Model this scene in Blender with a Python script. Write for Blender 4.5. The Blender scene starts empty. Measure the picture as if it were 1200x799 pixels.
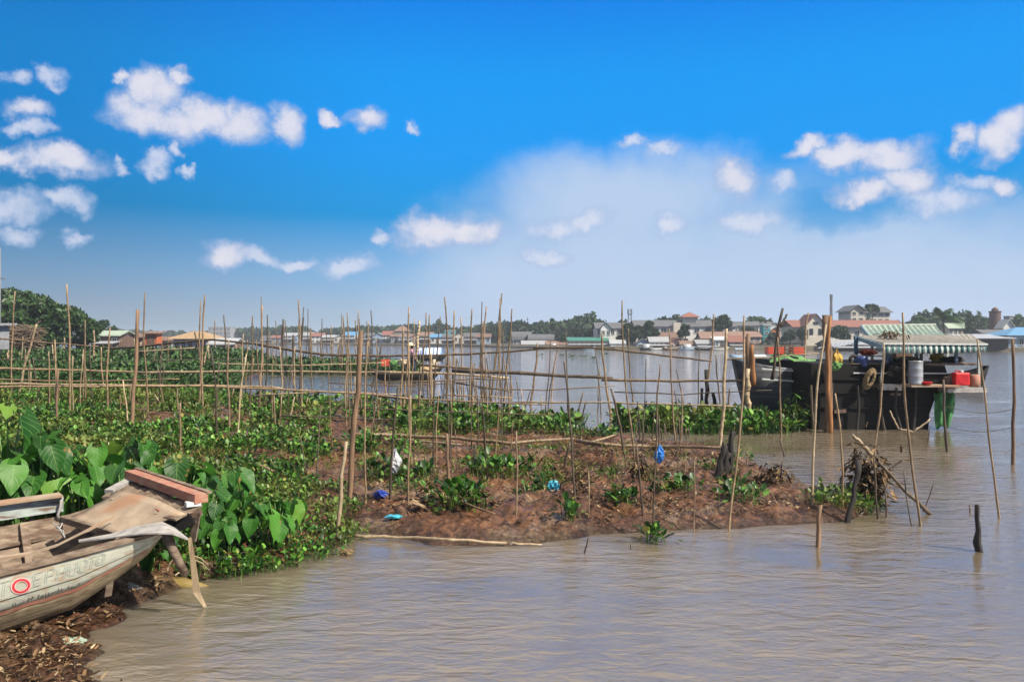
import bpy, math, random
import numpy as np
from mathutils import Vector, Matrix
R = math.radians
rnd = random.Random(11)
nr = np.random.default_rng(5)
sc = bpy.context.scene
C = sc.collection
F, H, HY = 933.3, 2.5, 398.0

def W(px, py, D):                       # a point seen at (px, py) and D metres away
    return Vector(((px-600)/F*D, D, H+(HY-py)/F*D))
def X(px, D): return (px-600)/F*D
def G2D(py, z=0.0): return (H-z)*F/(py-HY)
def lin(r, g, b):
    f = lambda c: ((c/255+.055)/1.055)**2.4 if c > 10 else c/255/12.92
    return (f(r), f(g), f(b))

# ------------------------------------------------------------------ materials
def newmat(name):
    m = bpy.data.materials.new(name); m.use_nodes = True
    nt = m.node_tree; nt.nodes.clear()
    return m, nt, nt.nodes, nt.links
def mat(name, c1, c2=None, rough=.7, scale=6, stretch=(1, 1, 1), bump=.3, dist=.01, spec=.4, rand=.0, metal=0, coords='Object', detail=6, lo=.35, hi=.65, c3=None, s3=2.0):
    dk = lambda c: tuple(v*.82 for v in c) if c else c
    c1, c2, c3 = dk(c1), dk(c2), dk(c3)
    m, nt, N, L = newmat(name)
    out = N.new('ShaderNodeOutputMaterial'); p = N.new('ShaderNodeBsdfPrincipled'); L.new(p.outputs[0], out.inputs[0])
    p.inputs['Roughness'].default_value = rough; p.inputs['Specular IOR Level'].default_value = spec; p.inputs['Metallic'].default_value = metal
    tc = N.new('ShaderNodeTexCoord'); mp = N.new('ShaderNodeMapping'); mp.inputs['Scale'].default_value = stretch
    L.new(tc.outputs[coords], mp.inputs[0])
    no = N.new('ShaderNodeTexNoise'); no.inputs['Scale'].default_value = scale; no.inputs['Detail'].default_value = detail; no.inputs['Roughness'].default_value = .65
    L.new(mp.outputs[0], no.inputs['Vector'])
    rp = N.new('ShaderNodeValToRGB'); rp.color_ramp.elements[0].position = lo; rp.color_ramp.elements[1].position = hi
    c2 = c2 or tuple(c*.6 for c in c1)
    rp.color_ramp.elements[0].color = (*c2, 1); rp.color_ramp.elements[1].color = (*c1, 1)
    L.new(no.outputs[0], rp.inputs[0]); col = rp.outputs[0]
    if c3:
        n3 = N.new('ShaderNodeTexNoise'); n3.inputs['Scale'].default_value = s3; n3.inputs['Detail'].default_value = 8
        L.new(mp.outputs[0], n3.inputs['Vector'])
        r3 = N.new('ShaderNodeValToRGB'); r3.color_ramp.elements[0].position = .52; r3.color_ramp.elements[1].position = .62
        L.new(n3.outputs[0], r3.inputs[0])
        mx = N.new('ShaderNodeMix'); mx.data_type = 'RGBA'; L.new(r3.outputs[0], mx.inputs[0]); L.new(col, mx.inputs[6]); mx.inputs[7].default_value = (*c3, 1); col = mx.outputs[2]
    if rand:
        oi = N.new('ShaderNodeObjectInfo'); mr = N.new('ShaderNodeMapRange'); mr.inputs[3].default_value = 1-rand; mr.inputs[4].default_value = 1+rand
        L.new(oi.outputs['Random'], mr.inputs[0])
        hs = N.new('ShaderNodeHueSaturation'); L.new(mr.outputs[0], hs.inputs['Value']); L.new(col, hs.inputs['Color']); col = hs.outputs[0]
    L.new(col, p.inputs['Base Color'])
    if bump:
        b = N.new('ShaderNodeBump'); b.inputs['Strength'].default_value = bump; b.inputs['Distance'].default_value = dist
        L.new(no.outputs[0], b.inputs['Height']); L.new(b.outputs[0], p.inputs['Normal'])
    return m
def leafmat(name, cols, rough=.42, trans=.3, spec=.4, dead=None):
    m, nt, N, L = newmat(name)
    out = N.new('ShaderNodeOutputMaterial'); p = N.new('ShaderNodeBsdfPrincipled'); t = N.new('ShaderNodeBsdfTranslucent'); mx = N.new('ShaderNodeMixShader')
    g = N.new('ShaderNodeNewGeometry'); rp = N.new('ShaderNodeValToRGB'); cr = rp.color_ramp
    for i, (pos, c) in enumerate(cols):
        e = cr.elements[i] if i < 2 else cr.elements.new(pos)
        e.position = pos; e.color = (*(v*.88 for v in c), 1)
    L.new(g.outputs['Random Per Island'], rp.inputs[0])
    tc = N.new('ShaderNodeTexCoord'); no = N.new('ShaderNodeTexNoise'); no.inputs['Scale'].default_value = 1.3; no.inputs['Detail'].default_value = 3
    L.new(tc.outputs['Object'], no.inputs['Vector'])
    mr = N.new('ShaderNodeMapRange'); mr.inputs[1].default_value = .3; mr.inputs[2].default_value = .7; mr.inputs[3].default_value = .65; mr.inputs[4].default_value = 1.35
    L.new(no.outputs[0], mr.inputs[0])
    hs = N.new('ShaderNodeHueSaturation'); L.new(mr.outputs[0], hs.inputs['Value']); L.new(rp.outputs[0], hs.inputs['Color'])
    if dead:
        n2 = N.new('ShaderNodeTexNoise'); n2.inputs['Scale'].default_value = .55; n2.inputs['Detail'].default_value = 6; L.new(tc.outputs['Object'], n2.inputs['Vector'])
        r2 = N.new('ShaderNodeValToRGB'); r2.color_ramp.elements[0].position = .5; r2.color_ramp.elements[1].position = .72; L.new(n2.outputs[0], r2.inputs[0])
        m2 = N.new('ShaderNodeMix'); m2.data_type = 'RGBA'; L.new(r2.outputs[0], m2.inputs[0]); L.new(hs.outputs[0], m2.inputs[6]); m2.inputs[7].default_value = (*dead, 1); hs = m2; ho = m2.outputs[2]
    else: ho = hs.outputs[0]
    L.new(ho, p.inputs['Base Color']); L.new(ho, t.inputs[0])
    p.inputs['Roughness'].default_value = rough; p.inputs['Specular IOR Level'].default_value = spec
    mx.inputs[0].default_value = trans
    L.new(p.outputs[0], mx.inputs[1]); L.new(t.outputs[0], mx.inputs[2]); L.new(mx.outputs[0], out.inputs[0])
    return m

M = {}
M['bamboo'] = mat('bamboo', (.29, .2, .115), (.12, .08, .045), .55, 5, (3, 3, .6), .25, .004, rand=.35)
M['bamboo_dark'] = mat('bamboo_dark', (.12, .085, .055), (.04, .03, .022), .7, 6, (3, 3, .6), .4, .006, rand=.3)
M['bamboo_pale'] = mat('bamboo_pale', (.43, .335, .21), (.24, .17, .1), .5, 5, (3, 3, .6), .25, .004, rand=.25)
M['post'] = mat('post_wood', (.28, .17, .1), (.08, .05, .03), .75, 4, (4, 4, .35), .6, .01, rand=.15)
M['post_orange'] = mat('post_orange', (.36, .155, .05), (.16, .07, .028), .7, 4, (4, 4, .35), .6, .01)
M['char'] = mat('charred', (.035, .028, .024), (.012, .01, .01), .8, 8, (3, 3, .5), .8, .02)
M['boat_paint'] = mat('weathered_boat_paint', (.42, .43, .36), (.27, .27, .21), .75, 7, (1, 1, 3), .5, .006, c3=(.34, .27, .19), s3=6, lo=.3, hi=.55)
M['boat_blue'] = mat('faded_blue_boards', (.42, .48, .46), (.24, .26, .24), .75, 8, (.6, .6, 4), .4, .005, c3=(.16, .11, .08), s3=5)
M['boat_wood'] = mat('old_boat_wood', (.25, .19, .135), (.1, .07, .05), .8, 6, (1, 1, 4), .5, .006, c3=(.1, .06, .04), s3=5)
M['boat_red'] = mat('flaking_red_paint', (.4, .17, .11), (.26, .11, .075), .7, 7, (1, 1, 2), .6, .008, c3=(.34, .21, .14), s3=9)
M['boat_bottom'] = mat('hull_bottom_wood', (.32, .255, .16), (.19, .145, .085), .8, 6, (1, 1, 3), .5, .008, c3=(.17, .12, .07), s3=5)
M['plywood'] = mat('sun_bleached_plywood', (.36, .285, .205), (.25, .185, .13), .75, 5, (1, 1, 1), .3, .005, c3=(.3, .17, .1), s3=1.6)
M['grey_board'] = mat('grey_board', (.42, .4, .38), (.22, .21, .2), .7, 7, (1, 1, 1), .3, .004)
M['letter'] = mat('faded_letter_paint', (.29, .34, .3), (.42, .44, .37), .8, 25, bump=.1)
M['dab'] = mat('dark_paint_dabs', (.03, .03, .03), (.1, .09, .08), .8, 25, bump=.1)
M['ring'] = mat('red_ring_paint', (.55, .02, .03), (.45, .02, .03), .5, 12, bump=.05)
M['ring_pale'] = mat('pink_ring_edge', (.7, .4, .38), (.6, .35, .32), .6, 12, bump=.05)
M['blackwood'] = mat('tarred_wood', (.011, .01, .0095), (.004, .004, .004), .75, 5, (.4, .4, 5), .5, .01, spec=.2)
M['greyboat'] = mat('grey_boat_side', (.08, .085, .095), (.03, .033, .04), .7, 4, (.3, .3, 3), .4, .01)
M['white'] = mat('white_paint', (.66, .66, .65), (.52, .52, .51), .7, 1.2, bump=.1, rand=.08)
M['trim'] = mat('pale_trim', (.6, .62, .6), (.4, .42, .42), .6, 5, bump=.1)
M['cream'] = mat('cream_wall', (.58, .55, .47), (.46, .42, .36), .75, 1, bump=.1)
M['pinkwall'] = mat('pink_wall', (.5, .33, .27), (.36, .24, .2), .75, 1, bump=.1)
M['greywall'] = mat('grey_wall', (.32, .34, .36), (.2, .21, .23), .75, 1.2, bump=.1)
M['bluewall'] = mat('blue_wall', (.3, .42, .56), (.22, .32, .44), .7, 1.2, bump=.1)
M['tealwall'] = mat('teal_wall', (.03, .3, .36), (.02, .22, .27), .7, 1.2, bump=.1)
M['brownwall'] = mat('brown_plank_wall', (.16, .1, .07), (.08, .05, .04), .8, 2, (4, 4, .4), .3, .02)
M['orangewall'] = mat('orange_wall', (.52, .15, .05), (.36, .1, .04), .7, 2, (3, 3, .3), .2, .02)
M['tile'] = mat('red_roof_tile', (.24, .095, .07), (.17, .075, .058), .75, 2, (1, 1, 6), .5, .05, rand=.1)
M['slate'] = mat('dark_grey_roof', (.12, .125, .14), (.07, .075, .085), .7, 1.5, (.5, 3, 1), .3, .04)
M['zinc'] = mat('zinc_sheet', (.42, .44, .46), (.25, .26, .28), .45, 1.5, (8, .4, 1), .3, .02, metal=.2, rand=.15)
M['rust'] = mat('rusty_sheet', (.2, .125, .095), (.14, .09, .07), .7, 1.5, (6, .5, 1), .3, .02, rand=.2)
M['greenroof'] = mat('green_roof', (.04, .2, .15), (.025, .13, .1), .6, 1.5, (8, .5, 1), .2, .02)
M['blueroof'] = mat('blue_roof', (.1, .27, .46), (.07, .19, .35), .55, 1.5, (8, .5, 1), .2, .02)
M['thatch'] = mat('thatch', (.4, .28, .16), (.24, .16, .09), .9, 3, (1, 6, 6), .7, .08)
M['glass'] = mat('window_dark', (.03, .04, .05), (.02, .025, .03), .2, 2, bump=0)
M['concrete'] = mat('concrete', (.34, .33, .31), (.22, .21, .2), .8, 2, bump=.2)
M['redbrick'] = mat('dark_brick', (.13, .07, .06), (.08, .05, .045), .8, 2, bump=.2)
M['steel'] = mat('mast_steel', (.2, .21, .22), (.12, .12, .13), .5, 2, bump=0)
M['bark'] = mat('bark', (.12, .09, .065), (.06, .045, .035), .85, 5, (1, 1, .3), .6, .02)
M['mintroof'] = mat('mint_metal_roof', (.35, .43, .34), (.23, .3, .23), .5, 3, (1, 1, 1), .1, .005, rand=.05)
M['oldroof'] = mat('weathered_sheet_roof', (.4, .38, .33), (.2, .19, .17), .7, 4, (1, 1, 1), .3, .01, c3=(.3, .27, .2), s3=3)
M['bluefascia'] = mat('blue_grey_fascia', (.25, .36, .42), (.16, .24, .29), .6, 4, bump=.1)
M['bluepost'] = mat('blue_painted_post', (.1, .16, .26), (.06, .1, .17), .6, 8, bump=.2)
M['paleposts'] = mat('pale_post', (.45, .48, .46), (.3, .32, .31), .6, 8, bump=.2)
M['bluedrum'] = mat('blue_plastic', (.03, .06, .22), (.02, .04, .15), .4, 5, bump=.05)
M['drum'] = mat('galvanised_drum', (.42, .44, .47), (.28, .29, .31), .4, 5, (1, 1, .3), .1, .004, metal=.4)
M['redplastic'] = mat('red_plastic', (.62, .02, .025), (.45, .015, .02), .35, 6, bump=.05)
M['orangeplastic'] = mat('orange_red_plastic', (.7, .1, .05), (.5, .07, .04), .4, 6, bump=.05)
M['rope'] = mat('straw_rope', (.2, .14, .07), (.11, .08, .04), .9, 30, bump=.6, dist=.01)
M['yellow'] = mat('yellow_cloth', (.55, .36, .04), (.3, .18, .03), .7, 9, bump=.4, dist=.02)
M['greencloth'] = mat('green_cloth', (.14, .3, .09), (.06, .16, .05), .8, 5, bump=.5, dist=.02)
M['greennet'] = mat('green_tarp', (.06, .24, .07), (.025, .12, .035), .7, 5, bump=.6, dist=.03)
M['bluebag'] = mat('blue_plastic_bag', (.04, .22, .62), (.02, .14, .45), .35, 20, bump=.6, dist=.01)
M['navybag'] = mat('dark_blue_bag', (.02, .06, .36), (.015, .04, .25), .35, 20, bump=.6, dist=.01)
M['tealbag'] = mat('teal_plastic_bag', (.06, .4, .52), (.04, .28, .4), .35, 20, bump=.6, dist=.01)
M['whitebag'] = mat('white_plastic_bag', (.5, .51, .53), (.34, .35, .37), .4, 20, bump=.6, dist=.01)
M['skin'] = mat('skin', (.33, .18, .11), (.28, .15, .09), .6, 10, bump=0)
M['hat'] = mat('palm_leaf_hat', (.62, .52, .36), (.5, .4, .27), .8, 10, bump=.2)
M['blouse'] = mat('pink_blouse', (.5, .25, .32), (.25, .14, .3), .8, 25, bump=.1)
M['trousers'] = mat('navy_trousers', (.025, .035, .07), (.015, .02, .045), .8, 10, bump=.1)
M['hair'] = mat('black_hair', (.01, .01, .01), None, .5, 10, bump=0)
M['banana_trunk'] = mat('yellow_banana_trunk', (.24, .17, .045), (.11, .08, .025), .6, 4, (.4, 3, 3), .4, .01)
M['hyacinth'] = leafmat('hyacinth_leaf', [(0, (.006, .022, .004)), (.4, (.02, .075, .009)), (.7, (.055, .165, .018)), (.92, (.14, .3, .04)), (1, (.26, .2, .055))], spec=.28, rough=.42, trans=.2, dead=(.15, .17, .04))
M['grassy'] = leafmat('wild_grass_blade', [(0, (.03, .08, .012)), (.4, (.09, .17, .025)), (.75, (.2, .24, .05)), (1, (.34, .28, .12))], rough=.6, spec=.2, trans=.25)
M['hyacinth_far'] = leafmat('hyacinth_far_leaf', [(0, (.01, .03, .008)), (.5, (.026, .075, .014)), (1, (.06, .12, .025))], rough=.5, spec=.3, trans=.12)
M['taro'] = leafmat('taro_leaf', [(0, (.012, .065, .008)), (.45, (.03, .13, .013)), (.85, (.065, .21, .02)), (1, (.16, .25, .03))], trans=.3, rough=.48, spec=.3)
def vein(m):
    nt = m.node_tree; N, L = nt.nodes, nt.links; p = next(n for n in N if n.type == 'BSDF_PRINCIPLED'); t = next(n for n in N if n.type == 'BSDF_TRANSLUCENT'); hs = next(n for n in N if n.type == 'HUE_SAT')
    uv = N.new('ShaderNodeTexCoord'); sp = N.new('ShaderNodeSeparateXYZ'); L.new(uv.outputs['UV'], sp.inputs[0])
    def mm(op, a, b=None):
        n = N.new('ShaderNodeMath'); n.operation = op
        for i, v in enumerate((a, b)):
            if isinstance(v, (int, float)): n.inputs[i].default_value = v
            elif v is not None: L.new(v, n.inputs[i])
        return n.outputs[0]
    av = mm('MULTIPLY', mm('ABSOLUTE', mm('SUBTRACT', sp.outputs[1], .5)), 2.0)
    lat = mm('ABSOLUTE', mm('SUBTRACT', mm('FRACT', mm('SUBTRACT', mm('MULTIPLY', sp.outputs[0], 8.0), mm('MULTIPLY', av, 2.2))), .5))
    ln = mm('MAXIMUM', mm('LESS_THAN', lat, .05), mm('LESS_THAN', av, .035))
    mx = N.new('ShaderNodeMix'); mx.data_type = 'RGBA'; L.new(mm('MULTIPLY', ln, .55), mx.inputs[0]); L.new(hs.outputs[0], mx.inputs[6]); mx.inputs[7].default_value = (.13, .26, .06, 1)
    no = N.new('ShaderNodeTexNoise'); no.inputs['Scale'].default_value = 9; no.inputs['Detail'].default_value = 5; L.new(uv.outputs['Object'], no.inputs['Vector'])
    ed = mm('GREATER_THAN', mm('ADD', mm('MULTIPLY', av, .28), no.outputs[0]), .9)
    m2 = N.new('ShaderNodeMix'); m2.data_type = 'RGBA'; L.new(ed, m2.inputs[0]); L.new(mx.outputs[2], m2.inputs[6]); m2.inputs[7].default_value = (.2, .14, .04, 1)
    L.new(m2.outputs[2], p.inputs['Base Color']); L.new(m2.outputs[2], t.inputs[0])
    b = N.new('ShaderNodeBump'); b.inputs['Strength'].default_value = .5; b.inputs['Distance'].default_value = .01; L.new(mm('MINIMUM', lat, .2), b.inputs['Height']); L.new(b.outputs[0], p.inputs['Normal'])
vein(M['taro'])
nt_ = M['taro'].node_tree; oi_ = nt_.nodes.new('ShaderNodeObjectInfo'); rp_ = next(n for n in nt_.nodes if n.type == 'VALTORGB'); nt_.links.new(oi_.outputs['Random'], rp_.inputs[0])
M['stalk'] = mat('taro_stalk', (.14, .26, .06), (.08, .16, .04), .5, 6, bump=.1)
M['dry'] = leafmat('dry_leaf', [(0, (.02, .013, .009)), (.45, (.08, .045, .024)), (.8, (.2, .12, .06)), (1, (.38, .29, .18))], trans=.15, rough=.7, spec=.2)
M['weed_dry'] = leafmat('dry_weed', [(0, (.02, .014, .01)), (.5, (.07, .045, .025)), (.85, (.16, .1, .05)), (1, (.3, .2, .1))], trans=.1, rough=.8, spec=.2)
M['tree'] = leafmat('tree_leaf', [(0, (.01, .028, .006)), (.6, (.024, .065, .013)), (1, (.06, .13, .025))], rough=.5, trans=.25)
M['tree_dark'] = leafmat('far_tree_leaf', [(0, (.012, .025, .012)), (.6, (.025, .055, .02)), (1, (.045, .085, .03))], rough=.6, trans=.2, spec=.2)
M['palm'] = leafmat('palm_leaf', [(0, (.015, .05, .015)), (.6, (.04, .1, .025)), (1, (.08, .15, .05))], rough=.5, trans=.2)
def stripes(name, a, b, n, axis=0, c2=None):
    m, nt, N, L = newmat(name)
    out = N.new('ShaderNodeOutputMaterial'); p = N.new('ShaderNodeBsdfPrincipled'); L.new(p.outputs[0], out.inputs[0])
    tc = N.new('ShaderNodeTexCoord'); sx = N.new('ShaderNodeSeparateXYZ'); L.new(tc.outputs['Object'], sx.inputs[0])
    mm = N.new('ShaderNodeMath'); mm.operation = 'MULTIPLY'; mm.inputs[1].default_value = n; L.new(sx.outputs[axis], mm.inputs[0])
    fr = N.new('ShaderNodeMath'); fr.operation = 'FRACT'; L.new(mm.outputs[0], fr.inputs[0])
    gt = N.new('ShaderNodeMath'); gt.operation = 'GREATER_THAN'; gt.inputs[1].default_value = .5; L.new(fr.outputs[0], gt.inputs[0])
    mx = N.new('ShaderNodeMix'); mx.data_type = 'RGBA'; L.new(gt.outputs[0], mx.inputs[0]); mx.inputs[6].default_value = (*a, 1); mx.inputs[7].default_value = (*b, 1)
    L.new(mx.outputs[2], p.inputs['Base Color']); p.inputs['Roughness'].default_value = .7
    return m
M['awning'] = stripes('striped_awning', (.02, .09, .09), (.36, .4, .38), 6.3)
M['bluestripe'] = stripes('blue_white_tarp', (.12, .22, .55), (.7, .72, .75), 2.2)

# ------------------------------------------------------------------ mesh builder
class MB:
    def __init__(s): s.v = []; s.f = []
    def add(s, vs, fs):
        o = len(s.v); s.v += [tuple(v) for v in vs]; s.f += [tuple(i+o for i in f) for f in fs]
    def box(s, c, size, rz=0, rx=0, ry=0):
        m = Matrix.Rotation(rz, 3, 'Z') @ Matrix.Rotation(ry, 3, 'Y') @ Matrix.Rotation(rx, 3, 'X'); c = Vector(c)
        vs = [c + m @ Vector((x*size[0]/2, y*size[1]/2, z*size[2]/2)) for x in (-1, 1) for y in (-1, 1) for z in (-1, 1)]
        s.add(vs, [(0, 1, 3, 2), (4, 6, 7, 5), (0, 4, 5, 1), (2, 3, 7, 6), (0, 2, 6, 4), (1, 5, 7, 3)])
    def bar(s, a, b, w, h):
        a, b = Vector(a), Vector(b); d = (b-a).normalized(); up = Vector((0, 0, 1)) if abs(d.z) < .95 else Vector((1, 0, 0))
        r = d.cross(up).normalized(); u = r.cross(d)
        vs = [p + r*x*w/2 + u*y*h/2 for p in (a, b) for x, y in ((-1, -1), (1, -1), (1, 1), (-1, 1))]
        s.add(vs, [(3, 2, 1, 0), (4, 5, 6, 7), (0, 1, 5, 4), (1, 2, 6, 5), (2, 3, 7, 6), (3, 0, 4, 7)])
    def tube(s, pts, rad, n=7, caps=True):
        pts = [Vector(p) for p in pts]; k = len(pts)
        if not hasattr(rad, '__len__'): rad = [rad]*k
        base = len(s.v); prev = None
        for i, p in enumerate(pts):
            d = (pts[min(i+1, k-1)]-pts[max(i-1, 0)]).normalized()
            if prev is None:
                up = Vector((0, 0, 1)) if abs(d.z) < .9 else Vector((1, 0, 0)); r = d.cross(up).normalized()
            else: r = (prev - d*prev.dot(d)).normalized()
            prev = r; u = d.cross(r)
            for j in range(n):
                a = 2*math.pi*j/n; s.v.append(tuple(p + (r*math.cos(a)+u*math.sin(a))*rad[i]))
        for i in range(k-1):
            for j in range(n):
                a = base+i*n+j; b = base+i*n+(j+1) % n; s.f.append((a, b, b+n, a+n))
        if caps:
            s.f.append(tuple(base+j for j in reversed(range(n)))); s.f.append(tuple(base+(k-1)*n+j for j in range(n)))
    def lathe(s, c, prof, n=20, axis='z'):
        c = Vector(c); base = len(s.v); k = len(prof)
        for r, z in prof:
            for j in range(n):
                a = 2*math.pi*j/n
                s.v.append(tuple(c+Vector((r*math.cos(a), r*math.sin(a), z)) if axis == 'z' else c+Vector((r*math.cos(a), z, r*math.sin(a)))))
        for i in range(k-1):
            for j in range(n):
                a = base+i*n+j; b = base+i*n+(j+1) % n; s.f.append((a, b, b+n, a+n))
        s.f.append(tuple(base+j for j in reversed(range(n)))); s.f.append(tuple(base+(k-1)*n+j for j in range(n)))
    def grid(s, rows, thick=None, nrm=None):
        """rows: list of equal-length lists of points; a sheet, given thickness along nrm"""
        a, b = len(rows), len(rows[0]); vs = [Vector(p) for r in rows for p in r]
        fs = [(i*b+j, i*b+j+1, (i+1)*b+j+1, (i+1)*b+j) for i in range(a-1) for j in range(b-1)]
        if thick:
            t = Vector(nrm or (0, 0, 1)).normalized()*thick; o = a*b
            vs += [v-t for v in vs]; fs += [tuple(i+o for i in reversed(f)) for f in fs]
            rim = [j for j in range(b)]+[i*b+b-1 for i in range(1, a)]+[(a-1)*b+j for j in range(b-2, -1, -1)]+[i*b for i in range(a-2, 0, -1)]
            for q in range(len(rim)):
                x, y = rim[q], rim[(q+1) % len(rim)]; fs.append((y, x, x+o, y+o))
        s.add(vs, fs)
    def build(s, name, m, parent=None, loc=None, smooth=False, local=False):
        me = bpy.data.meshes.new(name)
        if loc is None: loc = Vector((0, 0, 0))
        loc = Vector(loc)
        vs = s.v if local else [(v[0]-loc.x, v[1]-loc.y, v[2]-loc.z) for v in s.v]
        me.from_pydata(vs, [], s.f); me.update()
        if smooth: me.polygons.foreach_set('use_smooth', [True]*len(me.polygons))
        me.materials.append(m)
        o = bpy.data.objects.new(name, me); C.objects.link(o)
        if parent: o.parent = parent; o.location = loc - parent_world(parent)
        else: o.location = loc
        return o
def parent_world(p):
    l = Vector((0, 0, 0))
    while p: l += p.location; p = p.parent
    return l
def tag(o, label, cat, group=None):
    o['label'] = label; o['category'] = cat
    if group: o['group'] = group
    return o
def thing(name, label, cat, loc, group=None):
    o = bpy.data.objects.new(name, None); C.objects.link(o); o.location = loc; o.empty_display_size = .2
    return tag(o, label, cat, group)
def part(mb, name, m, root, smooth=False): return mb.build(name, m, root, loc=parent_world(root), smooth=smooth)

def npmesh(name, V, loops, starts, totals, m, smooth=False, loc=(0, 0, 0)):
    me = bpy.data.meshes.new(name)
    V = np.asarray(V, np.float32) - np.asarray(loc, np.float32)
    me.vertices.add(len(V)); me.vertices.foreach_set('co', V.ravel())
    me.loops.add(len(loops)); me.loops.foreach_set('vertex_index', np.asarray(loops, np.int32))
    me.polygons.add(len(starts)); me.polygons.foreach_set('loop_start', np.asarray(starts, np.int32))
    try: me.polygons.foreach_set('loop_total', np.asarray(totals, np.int32))
    except Exception: pass
    if smooth: me.polygons.foreach_set('use_smooth', np.ones(len(starts), bool))
    me.update(calc_edges=True); me.validate(); me.materials.append(m)
    o = bpy.data.objects.new(name, me); C.objects.link(o); o.location = loc
    return o

# ------------------------------------------------------------------ noise and land
_lat = nr.random((256, 256))
def vnoise(x, y):
    xi = np.floor(x).astype(int); yi = np.floor(y).astype(int); fx = x-xi; fy = y-yi
    fx = fx*fx*(3-2*fx); fy = fy*fy*(3-2*fy)
    g = lambda a, b: _lat[a % 256, b % 256]
    return (g(xi, yi)*(1-fx)+g(xi+1, yi)*fx)*(1-fy)+(g(xi, yi+1)*(1-fx)+g(xi+1, yi+1)*fx)*fy
def fbm(x, y, o=4):
    a, s, t = .5, 0, 0
    for i in range(o):
        s = s+a*vnoise(x*2**i+13*i, y*2**i+7*i); t += a; a *= .5
    return s/t
LAND = [(-1500, 3.6), (60, 4.9), (118, 5.4), (146, 5.8), (128, 6.15), (150, 6.5), (136, 6.8), (172, 7.15), (158, 7.4), (205, 7.9), (245, 8.3), (330, 8.8), (400, 9.5), (425, 10.2), (520, 9.75), (600, 9.75),
        (700, 10.25), (800, 10.5), (900, 10.6), (960, 11), (1035, 11.5), (1042, 12), (960, 13), (915, 14.3), (890, 16), (862, 17.6), (760, 19.3),
        (700, 21), (640, 23), (560, 26), (480, 28.5), (380, 31), (300, 32), (270, 36), (285, 46), (305, 56), (318, 84), (290, 110), (280, 140), (200, 170), (0, 185), (-1500, 185)]
LANDW = np.array([(X(p, d), d) for p, d in LAND])
def inpoly(P, x, y):
    ins = np.zeros(x.shape, bool); n = len(P)
    for i in range(n):
        x1, y1 = P[i]; x2, y2 = P[(i+1) % n]
        c = ((y1 > y) != (y2 > y)); xx = (x2-x1)*(y-y1)/((y2-y1) if y2 != y1 else 1e-9)+x1
        ins ^= c & (x < xx)
    return ins
def pdist(P, x, y):
    d = np.full(x.shape, 1e9); n = len(P)
    for i in range(n):
        a = P[i]; b = P[(i+1) % n]; e = b-a; l2 = e@e+1e-9
        t = np.clip(((x-a[0])*e[0]+(y-a[1])*e[1])/l2, 0, 1)
        d = np.minimum(d, np.hypot(x-a[0]-t*e[0], y-a[1]-t*e[1]))
    return d
def ground(x, y):
    x = np.asarray(x, float); y = np.asarray(y, float)
    wob = (fbm(x*.9+40, y*.9+10, 4)-.5)*np.clip(.25+y*.02, .2, 1.2)
    sd = np.where(inpoly(LANDW, x, y), 1, -1)*pdist(LANDW, x, y) + wob
    h = np.where(sd < 0, np.maximum(-.6, sd*.35), .14*(1-np.exp(-sd/.16))+.09*(1-np.exp(-sd/2.5)))
    rise = np.clip((-x-2.4-.22*y)/4, 0, 1); h = h + np.where(sd > 0, rise*.35*np.clip(sd/2, 0, 1), 0)
    h = h - np.where(sd > 0, .1*np.exp(-((x+3.9)/1.6)**2-((y-6.3)/1.5)**2), 0)
    for pp, dd, rx, ry in ((752, 14.4, .75, .5), (690, 15.2, .5, .45), (560, 15.4, .45, .5), (640, 17.6, .8, .5), (790, 16.6, .7, .45), (850, 13.2, .6, .35), (615, 12.6, .3, .3)):
        h = h - .36*np.exp(-((x-X(pp, dd))/rx)**2-((y-dd)/ry)**2)*(sd > 0)
    inner = np.clip(sd/.5, 0, 1)
    lump = (fbm(x*1.5, y*1.5, 3)-.5)*.07+np.abs(fbm(x*4+9, y*4, 4)-.5)*.3-.04+(fbm(x*11, y*11, 3)-.5)*.09
    return h + lump*(inner*.8+.2*(sd > -.3))
def gz(x, y): return float(ground(np.array([x]), np.array([y]))[0])

def make_bank():
    px = np.concatenate([np.linspace(-900, -120, 60), np.linspace(-117, 1200, 430), np.linspace(1210, 1700, 20)])
    d = np.concatenate([np.exp(np.linspace(np.log(3.2), np.log(7.5), 110)), np.exp(np.linspace(np.log(7.53), np.log(27), 330)), np.exp(np.linspace(np.log(27.4), np.log(190), 110))])
    PX, DD = np.meshgrid(px, d); xx = (PX-600)/F*DD; zz = ground(xx, DD)
    V = np.stack([xx, DD, zz], -1).reshape(-1, 3); r, c = xx.shape
    i = np.arange(r*c).reshape(r, c); q = np.stack([i[:-1, :-1], i[:-1, 1:], i[1:, 1:], i[1:, :-1]], -1).reshape(-1, 4)
    q = q[(zz.reshape(-1)[q] > -.35).any(1)]
    used = np.unique(q); re = np.zeros(r*c, int); re[used] = np.arange(len(used)); q = re[q]; V = V[used]
    o = npmesh('mud_bank', V, q.ravel(), np.arange(len(q))*4, np.full(len(q), 4), mud_mat(), True)
    o['kind'] = 'structure'; return o
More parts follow.
